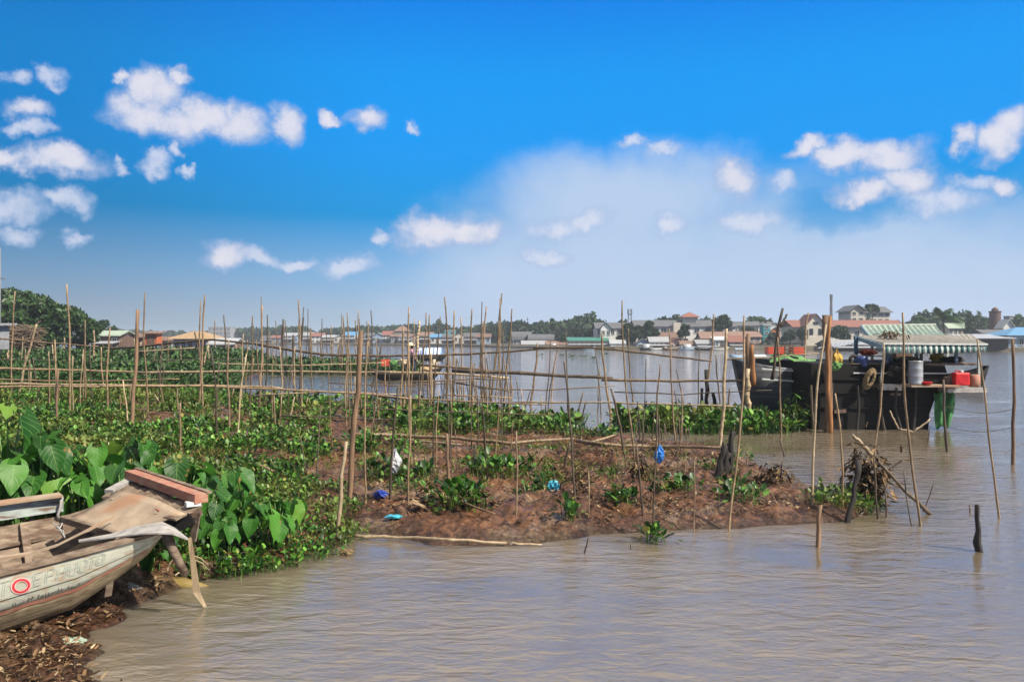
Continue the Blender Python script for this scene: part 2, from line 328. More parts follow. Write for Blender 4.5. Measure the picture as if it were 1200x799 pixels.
def mud_mat():
    m, nt, N, L = newmat('wet_river_mud')
    out = N.new('ShaderNodeOutputMaterial'); p = N.new('ShaderNodeBsdfPrincipled'); L.new(p.outputs[0], out.inputs[0])
    tc = N.new('ShaderNodeTexCoord')
    def noise(s, det=8, ro=.65):
        n = N.new('ShaderNodeTexNoise'); n.inputs['Scale'].default_value = s; n.inputs['Detail'].default_value = det; n.inputs['Roughness'].default_value = ro
        L.new(tc.outputs['Object'], n.inputs['Vector']); return n
    n1 = noise(2.2); n2 = noise(14); n3 = noise(.8, 5)
    r1 = N.new('ShaderNodeValToRGB'); e = r1.color_ramp.elements; e[0].position = .35; e[0].color = (.05, .022, .011, 1); e[1].position = .58; e[1].color = (.23, .103, .048, 1)
    e2 = r1.color_ramp.elements.new(.75); e2.color = (.3, .185, .115, 1)
    L.new(n1.outputs[0], r1.inputs[0])
    r2 = N.new('ShaderNodeValToRGB'); r2.color_ramp.elements[0].position = .35; r2.color_ramp.elements[0].color = (.35, .32, .3, 1); r2.color_ramp.elements[1].position = .65; r2.color_ramp.elements[1].color = (1, 1, 1, 1)
    L.new(n2.outputs[0], r2.inputs[0])
    mx = N.new('ShaderNodeMix'); mx.data_type = 'RGBA'; mx.blend_type = 'MULTIPLY'; mx.inputs[0].default_value = 1
    L.new(r1.outputs[0], mx.inputs[6]); L.new(r2.outputs[0], mx.inputs[7])
    # grey silt patches
    r3 = N.new('ShaderNodeValToRGB'); r3.color_ramp.elements[0].position = .52; r3.color_ramp.elements[1].position = .6
    L.new(n3.outputs[0], r3.inputs[0])
    mx2 = N.new('ShaderNodeMix'); mx2.data_type = 'RGBA'; L.new(r3.outputs[0], mx2.inputs[0]); L.new(mx.outputs[2], mx2.inputs[6]); 
    mx3 = N.new('ShaderNodeMix'); mx3.data_type = 'RGBA'; mx3.blend_type = 'MULTIPLY'; mx3.inputs[0].default_value = 1; mx3.inputs[6].default_value = (.25, .165, .1, 1); L.new(r2.outputs[0], mx3.inputs[7]); L.new(mx3.outputs[2], mx2.inputs[7])
    ge = N.new('ShaderNodeNewGeometry'); sz = N.new('ShaderNodeSeparateXYZ'); L.new(ge.outputs['Position'], sz.inputs[0])
    wz = N.new('ShaderNodeMath'); wz.operation = 'MULTIPLY_ADD'; wz.inputs[1].default_value = .25; L.new(n2.outputs[0], wz.inputs[0]); L.new(sz.outputs[2], wz.inputs[2])
    wm = N.new('ShaderNodeMapRange'); wm.interpolation_type = 'SMOOTHSTEP'; wm.inputs[1].default_value = .13; wm.inputs[2].default_value = .32; wm.inputs[3].default_value = .26; wm.inputs[4].default_value = .74; L.new(wz.outputs[0], wm.inputs[0])
    wet = N.new('ShaderNodeVectorMath'); wet.operation = 'SCALE'; L.new(mx2.outputs[2], wet.inputs[0]); L.new(wm.outputs[0], wet.inputs['Scale'])
    L.new(wet.outputs[0], p.inputs['Base Color'])
    rr = N.new('ShaderNodeMapRange'); rr.inputs[1].default_value = .4; rr.inputs[2].default_value = .62; p.inputs['Specular IOR Level'].default_value = .3; rr.inputs[3].default_value = .7; rr.inputs[4].default_value = .25
    L.new(n3.outputs[0], rr.inputs[0]); rw = N.new('ShaderNodeMath'); rw.operation = 'MULTIPLY'; L.new(rr.outputs[0], rw.inputs[0]); L.new(wm.outputs[0], rw.inputs[1]); L.new(rw.outputs[0], p.inputs['Roughness'])
    b = N.new('ShaderNodeBump'); b.inputs['Strength'].default_value = 1; b.inputs['Distance'].default_value = .09
    ad = N.new('ShaderNodeMath'); ad.operation = 'MULTIPLY_ADD'; ad.inputs[1].default_value = .4; L.new(n2.outputs[0], ad.inputs[0]); L.new(n1.outputs[0], ad.inputs[2])
    L.new(ad.outputs[0], b.inputs['Height']); L.new(b.outputs[0], p.inputs['Normal'])
    return m
make_bank()

def water_mat():
    m, nt, N, L = newmat('muddy_river_water')
    out = N.new('ShaderNodeOutputMaterial'); p = N.new('ShaderNodeBsdfPrincipled'); L.new(p.outputs[0], out.inputs[0])
    tc = N.new('ShaderNodeTexCoord'); mp = N.new('ShaderNodeMapping'); mp.inputs['Scale'].default_value = (.75, 1.5, 1); mp.inputs['Rotation'].default_value = (0, 0, .18)
    L.new(tc.outputs['Object'], mp.inputs[0])
    def noise(s, det, ro=.55, v=mp, di=.4):
        n = N.new('ShaderNodeTexNoise'); n.inputs['Scale'].default_value = s; n.inputs['Detail'].default_value = det; n.inputs['Roughness'].default_value = ro; n.inputs['Distortion'].default_value = di
        L.new(v.outputs[0], n.inputs['Vector']); return n
    a = noise(3.2, 3); b = noise(13, 3); big = noise(.3, 5)
    s1 = N.new('ShaderNodeMath'); s1.operation = 'MULTIPLY_ADD'; s1.inputs[1].default_value = .28; L.new(b.outputs[0], s1.inputs[0]); L.new(a.outputs[0], s1.inputs[2])
    # calmer and rougher lanes
    mr = N.new('ShaderNodeMapRange'); mr.inputs[1].default_value = .35; mr.inputs[2].default_value = .65; mr.inputs[3].default_value = .12; mr.inputs[4].default_value = 1; L.new(big.outputs[0], mr.inputs[0])
    bp = N.new('ShaderNodeBump'); bp.inputs['Distance'].default_value = .05; L.new(mr.outputs[0], bp.inputs['Strength']); L.new(s1.outputs[0], bp.inputs['Height'])
    L.new(bp.outputs[0], p.inputs['Normal'])
    rp = N.new('ShaderNodeValToRGB'); e = rp.color_ramp.elements; e[0].position = .35; e[0].color = (.12, .096, .067, 1); e[1].position = .65; e[1].color = (.155, .128, .095, 1)
    L.new(big.outputs[0], rp.inputs[0]); L.new(rp.outputs[0], p.inputs['Base Color'])
    p.inputs['Roughness'].default_value = .05; p.inputs['IOR'].default_value = 2.4; p.inputs['Specular IOR Level'].default_value = .5
    p.inputs['Subsurface Weight'].default_value = 1; p.inputs['Subsurface Radius'].default_value = (.6, .5, .4); p.inputs['Subsurface Scale'].default_value = 1.0
    return m
w = MB(); w.grid([[(-1450, -38, 0), (1450, -38, 0)], [(-1450, 1440, 0), (1450, 1440, 0)]])
o = w.build('river_water', water_mat()); o['kind'] = 'structure'

# far bank: land from the bank line back
BANK = [(-900, 560), (100, 540), (300, 430), (480, 330), (600, 245), (690, 200), (870, 186), (1040, 180), (1200, 168), (1500, 150), (2400, 120)]
def Dbank(px): return float(np.interp(px, [b[0] for b in BANK], [b[1] for b in BANK]))
fb = MB(); rows = [[], [], [], []]
for px in range(-900, 2401, 60):
    d = Dbank(px)
    for k, (dd, z) in enumerate(((-1, -.8), (.6, .55), (4, .95), (None, 1.2))):
        D = d+dd if dd is not None else max(d*1.02, 900)
        rows[k].append((max(-1440, min(1440, X(px, D))), min(D, 1430), z+(rnd.uniform(-.15, .15) if k in (1, 2) else 0)))
fb.grid(rows); o = fb.build('far_river_bank', mat('bank_earth', (.1, .08, .055), (.05, .05, .03), .9, .4, bump=.4, dist=.1)); o['kind'] = 'structure'

# ------------------------------------------------------------------ scattered leaves
LEAF = np.array([(0, 0, 0), (.55, 0, -.07), (1, 0, .02), (.28, .42, .05), (.74, .37, .06), (.28, -.42, .05), (.74, -.37, .06)])
LF = [(0, 1, 4, 3), (1, 2, 4), (0, 5, 6, 1), (1, 6, 2)]
def leaves(bases, az, tilt, length, petiole, ptilt, wid=.8):
    """vectorised: one spoon-shaped blade on a thin stalk per entry"""
    n = len(bases); ca, sa = np.cos(az), np.sin(az)
    out = np.stack([ca, sa, np.zeros(n)], 1); side = np.stack([-sa, ca, np.zeros(n)], 1); up = np.array([0, 0, 1.])
    pd = out*np.sin(ptilt)[:, None]+up*np.cos(ptilt)[:, None]
    tip = bases+pd*petiole[:, None]
    ld = out*np.sin(tilt)[:, None]+up*np.cos(tilt)[:, None]
    nn = np.cross(ld, side); nn[nn[:, 2] < 0] *= 1
    L = length[:, None, None]
    V = tip[:, None]+L*(LEAF[None, :, 0:1]*ld[:, None]+wid*LEAF[None, :, 1:2]*side[:, None]+LEAF[None, :, 2:3]*nn[:, None])
    w = (.035*length)[:, None]
    S = np.stack([bases-side*w*1.4, bases+side*w*1.4, tip+side*w, tip-side*w], 1)
    A = np.concatenate([V, S], 1).reshape(-1, 3)
    f = np.array([i for q in LF for i in q]+[7, 8, 9, 10]); tot = np.array([4, 3, 4, 3, 4]); st = np.concatenate([[0], np.cumsum(tot)[:-1]])
    loops = (np.arange(n)[:, None]*11+f[None]).ravel(); starts = (np.arange(n)[:, None]*len(f)+st[None]).ravel(); totals = np.tile(tot, n)
    return A, loops, starts, totals
def poly_points(P, n):
    lo, hi = P.min(0), P.max(0); out = np.zeros((0, 2))
    while len(out) < n:
        q = lo+nr.random((n*2, 2))*(hi-lo); out = np.concatenate([out, q[inpoly(P, q[:, 0], q[:, 1])]])
    return out[:n]
def area(P): return abs(sum(P[i][0]*P[(i+1) % len(P)][1]-P[(i+1) % len(P)][0]*P[i][1] for i in range(len(P))))/2
def rosette_mesh(name, pts, per, size, hgt, m, floating=False, upr=.5, spread=.05, loc=None):
    k = len(pts); b = np.repeat(pts, per, 0); n = len(b)
    z = np.zeros(n) if floating else np.maximum(np.repeat(ground(pts[:, 0], pts[:, 1]), per), 0)
    hs = np.repeat(nr.uniform(.5, 1.1, k)*(.55+.95*fbm(pts[:, 0]*.6+80, pts[:, 1]*.45+20, 3)), per)
    base = np.stack([b[:, 0]+nr.normal(0, spread, n), b[:, 1]+nr.normal(0, spread, n), z-.01], 1)
    az = nr.uniform(0, 2*np.pi, n); pt = np.abs(nr.normal(0, upr, n)).clip(0, 1.3); lt = (pt+nr.uniform(.1, 1.0, n)).clip(0, 1.75)
    V, lo, st, tt = leaves(base, az, lt, size*nr.uniform(.6, 1.3, n)*(.6+.4*hs), hgt*hs*nr.uniform(.5, 1.1, n), pt)
    return npmesh(name, V, lo, st, tt, m, loc=loc if loc is not None else (0, 0, 0))
def mat_patch(poly, dens, per, size, hgt, label, floating=False, m='hyacinth', upr=.5, gaps=.42, name='water_hyacinth_mat', cat='water plants'):
    P = np.array([(X(p, d), d) for p, d in poly]); n = int(area(P)*dens); pts = poly_points(P, n)
    pts = pts[fbm(pts[:, 0]*.8+3, pts[:, 1]*.8+50, 3)+nr.uniform(-.08, .08, len(pts)) > gaps]
    if not floating: pts = pts[ground(pts[:, 0], pts[:, 1]) > -.3]
    o = rosette_mesh(name, pts, per, size, hgt, M[m], floating, upr); o['kind'] = 'stuff'; tag(o, label, cat, 'green mats of water plants'); return o
def clump(px, py, n, size, hgt, label, rad=.25, m='hyacinth', per=7, z=None, name='water_hyacinth', cat='water plant', upr=.5):
    D = G2D(py, .2); x = X(px, D); an = nr.uniform(0, 6.28, n); q = np.sqrt((np.arange(n)+.5)/n)*rad*1.35; p = np.stack([x+q*np.cos(np.arange(n)*2.4), D+q*.8*np.sin(np.arange(n)*2.4)], 1)
    loc = (x, D, max(gz(x, D), 0))
    o = rosette_mesh(name, p, per, size, hgt, M[m], False, upr, loc=loc); return tag(o, label, cat, 'green clumps rooted in the mud')

mat_patch([(225, 8.1), (330, 8.6), (400, 9.25), (424, 10.2), (410, 12.2), (340, 13.2), (200, 13), (120, 11.5), (60, 11), (60, 9.6), (150, 9)], 75, 8, .07, .2, 'glossy dense green water plants sloping down to the water between boat and leaning post', gaps=.34)
mat_patch([(-60, 12), (200, 12.6), (340, 13), (390, 15), (385, 19), (300, 20.5), (100, 21), (-60, 21)], 46, 8, .095, .2, 'low dense carpet of dark green leaves behind the broad taro leaves', gaps=.4)
mat_patch([(-60, 8.8), (60, 9.6), (150, 9.2), (150, 12), (-60, 12)], 30, 7, .1, .45, 'tangled green undergrowth among the taro stalks behind the wooden boat', gaps=.2, name='green_undergrowth', cat='undergrowth')
mat_patch([(160, 21.5), (380, 20.5), (400, 25), (330, 30), (200, 31), (-60, 31), (-60, 21.5)], 26, 7, .11, .2, 'middle distance leaf carpet under the rail fences at left', gaps=.5)
mat_patch([(-60, 31.5), (290, 31.5), (270, 36), (285, 46), (300, 56), (-60, 56)], 13, 7, .17, .6, 'tall dark hedge of water plants behind the second rail at left', m='hyacinth_far', gaps=.32)
mat_patch([(-60, 58), (305, 58), (316, 84), (290, 106), (-60, 106)], 4.5, 7, .3, .75, 'far green plot below the left bank houses', m='hyacinth_far', gaps=.42)
mat_patch([(302, 56), (492, 56), (500, 60), (480, 72), (350, 88), (318, 86)], 6, 7, .27, .6, 'thin green strip of floating plants beside the moored sampan', True, 'hyacinth_far', gaps=.3)
mat_patch([(300, 31), (380, 30), (480, 27.5), (560, 25.5), (590, 23), (470, 21), (400, 22), (330, 25)], 9, 7, .17, .3, 'green plants along the inlet behind the brown mud', gaps=.42)
mat_patch([(455, 21.3), (560, 25.5), (640, 23.2), (690, 20.8), (665, 19.4), (560, 19.3), (470, 19.6)], 22, 8, .15, .36, 'bright green hyacinth band behind the long lying bamboo', gaps=.24)
mat_patch([(665, 19.6), (700, 19.9), (724, 19.8), (716, 18.9), (665, 18.7)], 20, 8, .12, .3, 'yellowing hyacinth fringe right of the bright green band', gaps=.25, m='hyacinth')
mat_patch([(708, 22.3), (770, 24.2), (860, 24), (940, 23.4), (952, 22), (920, 21.1), (830, 20.9), (740, 21.3)], 26, 8, .16, .4, 'floating hyacinth island in front of the moored boats', True, gaps=.2)
mat_patch([(410, 13.5), (470, 13.8), (500, 15.5), (480, 18.6), (400, 18.5)], 20, 7, .12, .28, 'green growth around the thick bamboo post on the mud', gaps=.42)
mat_patch([(945, 11.1), (1038, 11.5), (1040, 12), (950, 12.2)], 70, 7, .075, .16, 'small leaved green fringe around the drift heap at the mud tip', gaps=.25)
def grass(poly, dens, size, label, m='grassy'):
    P = np.array([(X(p, d), d) for p, d in poly]); pts = poly_points(P, int(area(P)*dens)); pts = pts[(fbm(pts[:, 0]*.9+31, pts[:, 1]*.9+7, 3)+nr.uniform(-.06, .06, len(pts)) > .5) & (ground(pts[:, 0], pts[:, 1]) > .03)]; b = np.repeat(pts, 7, 0); n = len(b)
    base = np.stack([b[:, 0]+nr.normal(0, .05, n), b[:, 1]+nr.normal(0, .05, n), np.maximum(np.repeat(ground(pts[:, 0], pts[:, 1]), 7), 0)], 1); pt = np.abs(nr.normal(0, .4, n))
    V, lo, st, tt = leaves(base, nr.uniform(0, 6.28, n), pt+nr.uniform(.2, 1.2, n), size*nr.uniform(.5, 1.3, n), size*nr.uniform(.4, 1.0, n), pt, wid=.08)
    o = npmesh('wild_grass', V, lo, st, tt, M[m]); o['kind'] = 'stuff'; tag(o, label, 'grass')
grass([(-60, 12), (200, 12.6), (400, 12.5), (400, 19), (300, 20.5), (-60, 21)], 5, .17, 'yellowish wild grass threaded through the left leaf carpet')
grass([(-60, 21.5), (380, 20.5), (400, 26), (200, 31), (-60, 31)], 4, .24, 'pale wild grass among the rail fences of the middle plots')
grass([(60, 8.8), (330, 8.9), (405, 9.8), (400, 12), (60, 12)], 5, .15, 'thin grass blades growing between taro and water plants near the old boat')
grass([(420, 12), (700, 12.5), (880, 13.5), (700, 19.5), (430, 19.5)], 7, .13, 'sparse weedy grass over the open brown mud')
for a in [(535, 592, 22, .12, .3, 'leafy green clump with a cane lying across it on the mud', .3), (590, 556, 26, .13, .3, 'leafy clump left of the teal bag on the mud', .42),
          (490, 560, 12, .12, .3, 'upright green clump beside the white bag', .2), (625, 572, 12, .1, .2, 'yellowish clump against the teal bag', .22),
          (668, 603, 5, .1, .18, 'tiny green tuft at the waterline in front of mud', .07), (766, 615, 8, .1, .16, 'single green tuft at the mud edge below the blue hanging bag', .1),
          (728, 588, 9, .12, .17, 'grassy tuft in a mud hollow', .14), (790, 573, 14, .12, .16, 'flat half dried plant patch on the grey silt', .26),
          (868, 583, 12, .1, .16, 'low green patch left of the drift heap', .25), (716, 553, 6, .09, .1, 'small leafy sprig on the mud behind the teal bag', .12),
          (447, 560, 16, .12, .32, 'green clump at the foot of two thin poles left of the blue bag', .22), (560, 540, 14, .12, .2, 'low clump beside the dark short post', .25)]:
    clump(*a)

for i in range(20):
    D_ = rnd.uniform(11.6, 18.5); clump(rnd.uniform(455, 900), HY+(H-.2)*F/D_, rnd.randint(4, 9), .085*rnd.uniform(.8, 1.3), rnd.uniform(.09, .18), 'small ragged green clump rooted somewhere in the open mud', rnd.uniform(.1, .22), upr=.8)['group'] = 'small ragged clumps in the open mud'
# debris carpets
def litter(poly, dens, size, label, seed, name='mud_litter'):
    P = np.array([(X(p, d), d) for p, d in poly]); n = int(area(P)*dens); pts = poly_points(P, n)
    pts = pts[(ground(pts[:, 0], pts[:, 1]) > .02) & (fbm(pts[:, 0]*1.7+9, pts[:, 1]*1.7, 3)+nr.uniform(-.1, .1, len(pts)) > .45)]; n = len(pts)
    z = ground(pts[:, 0], pts[:, 1])+.01; base = np.stack([pts[:, 0], pts[:, 1], z], 1)
    ln = size*nr.uniform(.3, 1.6, n)
    V, lo, st, tt = leaves(base, nr.uniform(0, 6.28, n), nr.uniform(1.0, 1.9, n), ln, ln*.4, nr.uniform(.9, 1.5, n), wid=.45)
    o = npmesh(name, V, lo, st, tt, M['dry']); o['kind'] = 'stuff'; tag(o, label, 'litter')
litter([(-60, 5), (130, 5.5), (165, 7.4), (240, 8.3), (170, 8.2), (60, 7.6), (-60, 6.6)], 700, .05, 'rotting brown leaves and rubbish heaped below the old boat', 1)
litter([(430, 10.2), (960, 11), (1000, 12), (900, 14.4), (760, 19), (560, 19), (480, 16), (430, 13)], 190, .06, 'dead leaf scraps scattered over the open brown mud', 2)
litter([(470, 10.4), (560, 10.2), (600, 12), (480, 12.5)], 150, .11, 'dense patch of fallen dry leaves behind the cane at the water edge', 3)
litter([(600, 10.1), (940, 11), (960, 12), (800, 12.6), (600, 12)], 90, .07, 'dark plant scraps along the front edge of the mud', 5)
litter([(640, 15), (860, 15.5), (830, 18.6), (650, 18.6)], 130, .08, 'thick drift of plant scraps in front of the lying bamboo', 6)
litter([(250, 12.5), (420, 13), (420, 18), (300, 17)], 30, .09, 'dry yellow leaf scraps mixed into the left green carpet', 4)

# ------------------------------------------------------------------ bamboo poles, posts and stumps
def stick_mesh(a, b, r, kind, nodes=True, bend=None):
    L = (b-a).length; mb = MB(); seg = max(.22, L/14) if nodes else L/7; k = max(4, int(L/seg)); pts = []; rad = []
    d = (b-a).normalized(); s = d.cross(Vector((.3, 1, .2))).normalized(); u = d.cross(s); amp = (bend if bend is not None else .012)*L
    ph = rnd.uniform(0, 6); ph2 = rnd.uniform(0, 6)
    def P(t): return a+(b-a)*t+s*(math.sin(t*3.1+ph)-math.sin(ph))*amp*math.sin(math.pi*t)+u*math.sin(t*6+ph2)*amp*.6*math.sin(math.pi*t)+s*math.sin(t*17+ph2)*r*.3
    for i in range(k+1):
        t = i/k; rr = r*(1.12-.3*t)
        if nodes and 0 < i < k:
            e = .016/L*min(1.6, max(1, r/.02))
            for q, f in ((-2*e, 1), (-e*.4, 1.22), (e*.4, 1.22), (2*e, 1)): pts.append(P(t+q)); rad.append(rr*f)
        else:
            pts.append(P(t)); rad.append(rr*(1 if nodes else rnd.uniform(.88, 1.12)))
    if kind == 'c':      # rotten, split wood: uneven fluted section and a ragged top
        n = 13; mb.tube(pts, [q*rnd.uniform(.8, 1.15) for q in rad], n); fl = [rnd.uniform(.7, 1.2) for _ in range(n)]; k = len(pts)
        for i in range(k):
            for j in range(n):
                v = Vector(mb.v[i*n+j]); c = pts[i]; f = fl[j]*rnd.uniform(.9, 1.1); w_ = c+(v-c)*f
                if i == k-1: w_ += d*rnd.uniform(-.5, 1.3)*r
                mb.v[i*n+j] = tuple(w_)
        return mb
    mb.tube(pts, rad, 7); return mb
def pole(xt, yt, xb, yb, wpx, kind, label, group='bamboo poles standing in the river plots', zb=None, lean=0, D=None, name=None, cat='pole', sink=.45):
    if D is None:
        D = G2D(yb, .15)
        for _ in range(6): D = G2D(yb, max(0, gz(X(xb, D), D)) if zb is None else zb)
    base = W(xb, yb, D); Dt = D+lean; top = W(xt, yt, Dt); a = base-(top-base).normalized()*sink; r = max(wpx/2*D/F*(.86 if wpx < 3.3 else .95), .009)
    m = {'b': 'bamboo', 'd': 'bamboo_dark', 'p': 'bamboo_pale', 't': 'post', 'o': 'post_orange', 'c': 'char'}[kind]
    nm = name or {'b': 'bamboo_pole', 'd': 'dark_stake', 'p': 'bamboo_pole', 't': 'wooden_post', 'o': 'wooden_post', 'c': 'charred_stump'}[kind]
    o = stick_mesh(a, top, r, kind, kind in 'bp').build(nm, M[m], loc=base, smooth=True)
    return tag(o, label, cat, group)
POLES = [
 (17.5,341,14,467,1.8,'b','slim pole at the far left, straight, in front of the white shed'),
 (43,380,21,470,3,'p','yellow pole leaning right in front of the brushwood pile'),
 (78,333,82,488,2.6,'b','tallest thin pole in front of the big left trees'),
 (64.5,398,64,485,2,'b','short pole just left of the tallest one before the trees'),
 (68,434,67,498,3.4,'t','stubby thick stake rising just above the double front rail'),
 (100,375,99,480,2,'b','thin pole at the right edge of the left trees'),
 (110,387,110,433,2.4,'b','pole before the green roofed shed, ending at the second rail'),
 (129,384,126,487,2.4,'b','pole right of the green roofed shed'),
 (161,363,155,507,5,'t','thick weathered brown post leaning slightly right, left of the orange hut'),
 (144,446,150,500,2,'p','short pale stick leaning left beside the thick brown post'),
 (170,343,173,486,2.1,'b','tall thin pole in front of the orange hut'),
 (181,404,180,434,2,'d','small dark stake below the orange hut'),
 (240,346,238,488,2.6,'b','taller of the twin poles before the thatched house'),
 (235.5,352,233.5,475,2,'b','slightly shorter of the twin poles before the thatched house'),
 (228,389,235,432,2.4,'d','dark stick leaning against the twin poles'),
 (247,408,255,525,2.7,'d','dark pole leaning left just right of the twin poles'),
 (244,405,236,440,2.4,'p','pale stick leaning right across the twin poles'),
 (262,369,265,420,2,'d','dark thin pole in front of the grey tower block'),
 (252,375,253,420,1.6,'b','faint pole at the left edge of the grey tower block'),
 (268,399,269,508,2.8,'b','stout bamboo pole below the grey tower block'),
 (289,415,278,515,2.2,'p','pale pole leaning right beside the zinc fence'),
 (296,370,292,485,2.1,'b','tall pole in front of the zinc fence'),
 (211,472,212,533,3.2,'b','short bare stake in the near leaf carpet'),
 (208,455,208,485,2,'b','small stake under the double rail near the middle of the left plot'),
 (140.5,463,141,484,2,'b','tiny stake under the double rail beside the thick brown post'),
 (181,462,191,479,1.8,'p','broken stick leaning left of the crossed pair under the double rail'),
 (187,463,180,477,1.6,'p','broken stick leaning right of the crossed pair under the double rail'),
 (45,452,44,481,2,'d','dark short stake hanging below the double rail at left'),
 (57,412,57,484,1.6,'b','very thin pole between the two rails at left'),
 (10,410,10,430,2.4,'b','stub beside the grey house wall'),
 (307,358,303,486,2.5,'b','tall pole left of the dark square post'),
 (332,374,331,443,3.2,'d','dark upright post above the floating strip'),
 (350,351,353,487,2.3,'b','tall slim pole right of the dark upright post'),
 (356,360,349,480,1.5,'d','hair thin pole crossing behind the tall slim one'),
 (343,393,342,440,2.8,'d','short dark post in the floating strip'),
 (407,366,406,500,1.8,'b','thin dark tipped pole left of the thickest post'),
 (423,387,410,591,7,'t','thickest post of all, brown and leaning right, on the mud'),
 (431,400,429,590,2.3,'b','slim pole right beside the thickest post'),
 (447,405,437,452,2.6,'d','dark curved pole at the bow of the sampan'),
 (443,407,443,497,2,'b','thin pole before the red crates of the sampan'),
 (479,360,472,485,2.5,'b','tall pole leaning right in front of the person'),
 (472,382,469,490,2.6,'b','shorter partner of the tall pole in front of the person'),
 (492,376,487,425,3.5,'p','fat pale pole leaning right behind the person'),
 (503,369,505,485,2.1,'b','pole in front of the blue striped cover'),
 (501,435,500,480,2.2,'b','short pole under the blue striped cover'),
 (521,348,525,495,2.3,'b','very tall pole right of the blue striped cover'),
 (532,364,532,470,2.3,'b','pole just left of the turquoise roof'),
 (540,372,538,470,1.9,'b','thin pole just right of the turquoise roof'),
 (553,362,549,492,2.4,'b','tall pole second from the left in the centre thicket'),
 (566,377,555,475,1.8,'b','leaning thin pole inside the centre thicket'),
 (570,359,567,470,2.2,'b','dark tipped pole inside the centre thicket'),
 (588,344,575,470,2.5,'b','tallest pole of the centre thicket, leaning right'),
 (586,350,580,480,1.8,'b','pole hugging the tallest one in the centre thicket'),
 (600,362,590,482,2.2,'b','pole at the right end of the centre thicket'),
 (467,452,458,589,3.3,'d','dark stake carrying the white plastic bag'),
 (481,463,479,597,2.7,'b','thin clean stake right of the white plastic bag'),
 (376,475,373,573,2.2,'d','thin dark stake in the leaf carpet left of the thickest post'),
 (334,444,333,480,2,'d','short dark stake above the inlet'),
 (321,463,323,502,2.2,'b','left one of three short sticks near the inlet'),
 (330,464,326,501,2,'b','middle one of three short sticks near the inlet'),
 (345,465,338,496,2,'p','right leaning one of three short sticks near the inlet'),
 (565,475,568,542,2.8,'d','dark stake standing before the hyacinth band at its centre'),
 (524,508,525,572,4.4,'t','thick short wooden stake between clumps on the mud'),
 (557,520,556,556,2.6,'d','small dark stake beside the low clump'),
 (406,517,396,623,5.2,'p','pale crooked short post leaning right at the water edge'),
 (630,402,622,475,2.8,'b','pole leaning right alone in the open water'),
 (705,390,716,492,3,'b','pole leaning left in the open water before the green market roof'),
 (729,352,745,548,2.4,'b','tall bent bamboo leaning left before the far mansion'),
 (736,385,742,470,2,'b','thin straight pole before the far mansion trees'),
 (784,385,792,521,2.3,'b','pole leaning left between the hyacinth island and far pink roofs'),
 (774,427,770,521,2.4,'b','short pole leaning right at the left half of the hyacinth island'),
 (836,368,829,450,2.6,'b','tall pole rising from the dark stump in the hyacinth island'),
 (852,385,844,522,4,'p','stout yellow pole left of the two pillars'),
 (872,370,855,608,3,'b','long pole leaning right with its foot at the mud tip'),
 (661,424,676,604,3.2,'d','dark pole leaning left on the mud, dry weed at its middle'),
 (683,460,675,502,2.4,'d','dark stake leaning right at the end of the hyacinth band'),
 (686,472,679,496,2.4,'d','tiny dark stub beside the one leaning right at the hyacinth end'),
 (716,455,731,533,3.2,'d','dark stake leaning left at the left tip of the hyacinth island'),
 (839,416,844,472,2.2,'d','thin dark stick left of the stout yellow pole'),
 (855,455,853,478,2.8,'d','black stub between the two leaning poles at the island'),
 (650,425,641,500,1.6,'d','faint thin stick leaning right in the water left of the bamboo end'),
 (654,404,646,470,1.8,'b','pale thin pole in the water behind the long bamboo'),
 (746,520,753,606,2.8,'d','dark stake with a dry weed ball on the mud'),
 (770,490,766,617,2.2,'d','dark thin stake behind the blue hanging bag'),
 (813,540,813,618,2.2,'t','plain brown stake on the right half of the mud'),
 (690,553,688,606,2.4,'b','short stick with green scum beside the dark leaning pole'),
 (668,518,660,549,4,'d','thick dark stub leaning right beside the lying bamboo joint'),
 (605,505,604,601,2.5,'b','upright stake on the mud left of the teal bag'),
 (747,470,749,518,2,'d','first thin stake in the shallow before the island'),
 (755,478,755,519,1.8,'d','second thin stake in the shallow before the island'),
 (767,484,765,519,1.8,'d','third thin stake in the shallow before the island'),
 (799,455,797,521,2.2,'b','thin straight stake in the middle of the island'),
 (911,395,916,512,2.2,'b','thin crooked pole before the orange crates'),
 (947,366,942,442,2.7,'b','pole before the red tiled roof, left of the orange pillar'),
 (968,380,951,592,3.2,'p','long pale pole leaning right in front of the orange pillar'),
 (979,461,987,593,2.8,'b','pale short pole leaning left in front of the black hull'),
 (1036,403,1024,533,2.6,'b','pole leaning right before the coil of rope'),
 (1058,366,1079,616,3.2,'b','long pole leaning left before the galvanised drum'),
 (1106,445,1111,529,3.4,'d','dark stake before the green tarp'),
 (1145,397,1172,606,2.7,'b','long pole leaning left right of the red crate'),
 (1186,397,1187,544,4,'t','solid dark pole standing alone in the water at the far right'),
 (1059,550,1070,617,1.6,'d','thin rod between the drift heap and the long leaning pole'),
 (690,630,686,648,2.2,'d','short black stick slanting out of the near water'),
 (739,637,739,643,2.2,'d','stub just breaking the near water surface'),
 (917,540,915,566,2,'d','little stake at the back of the mud tip'),
 (1090,500,1088,520,1.6,'d','thin stub in front of the dark stake by the tarp'),
]
for p in POLES: pole(*p[:6], p[6], lean=rnd.uniform(-.25, .25))
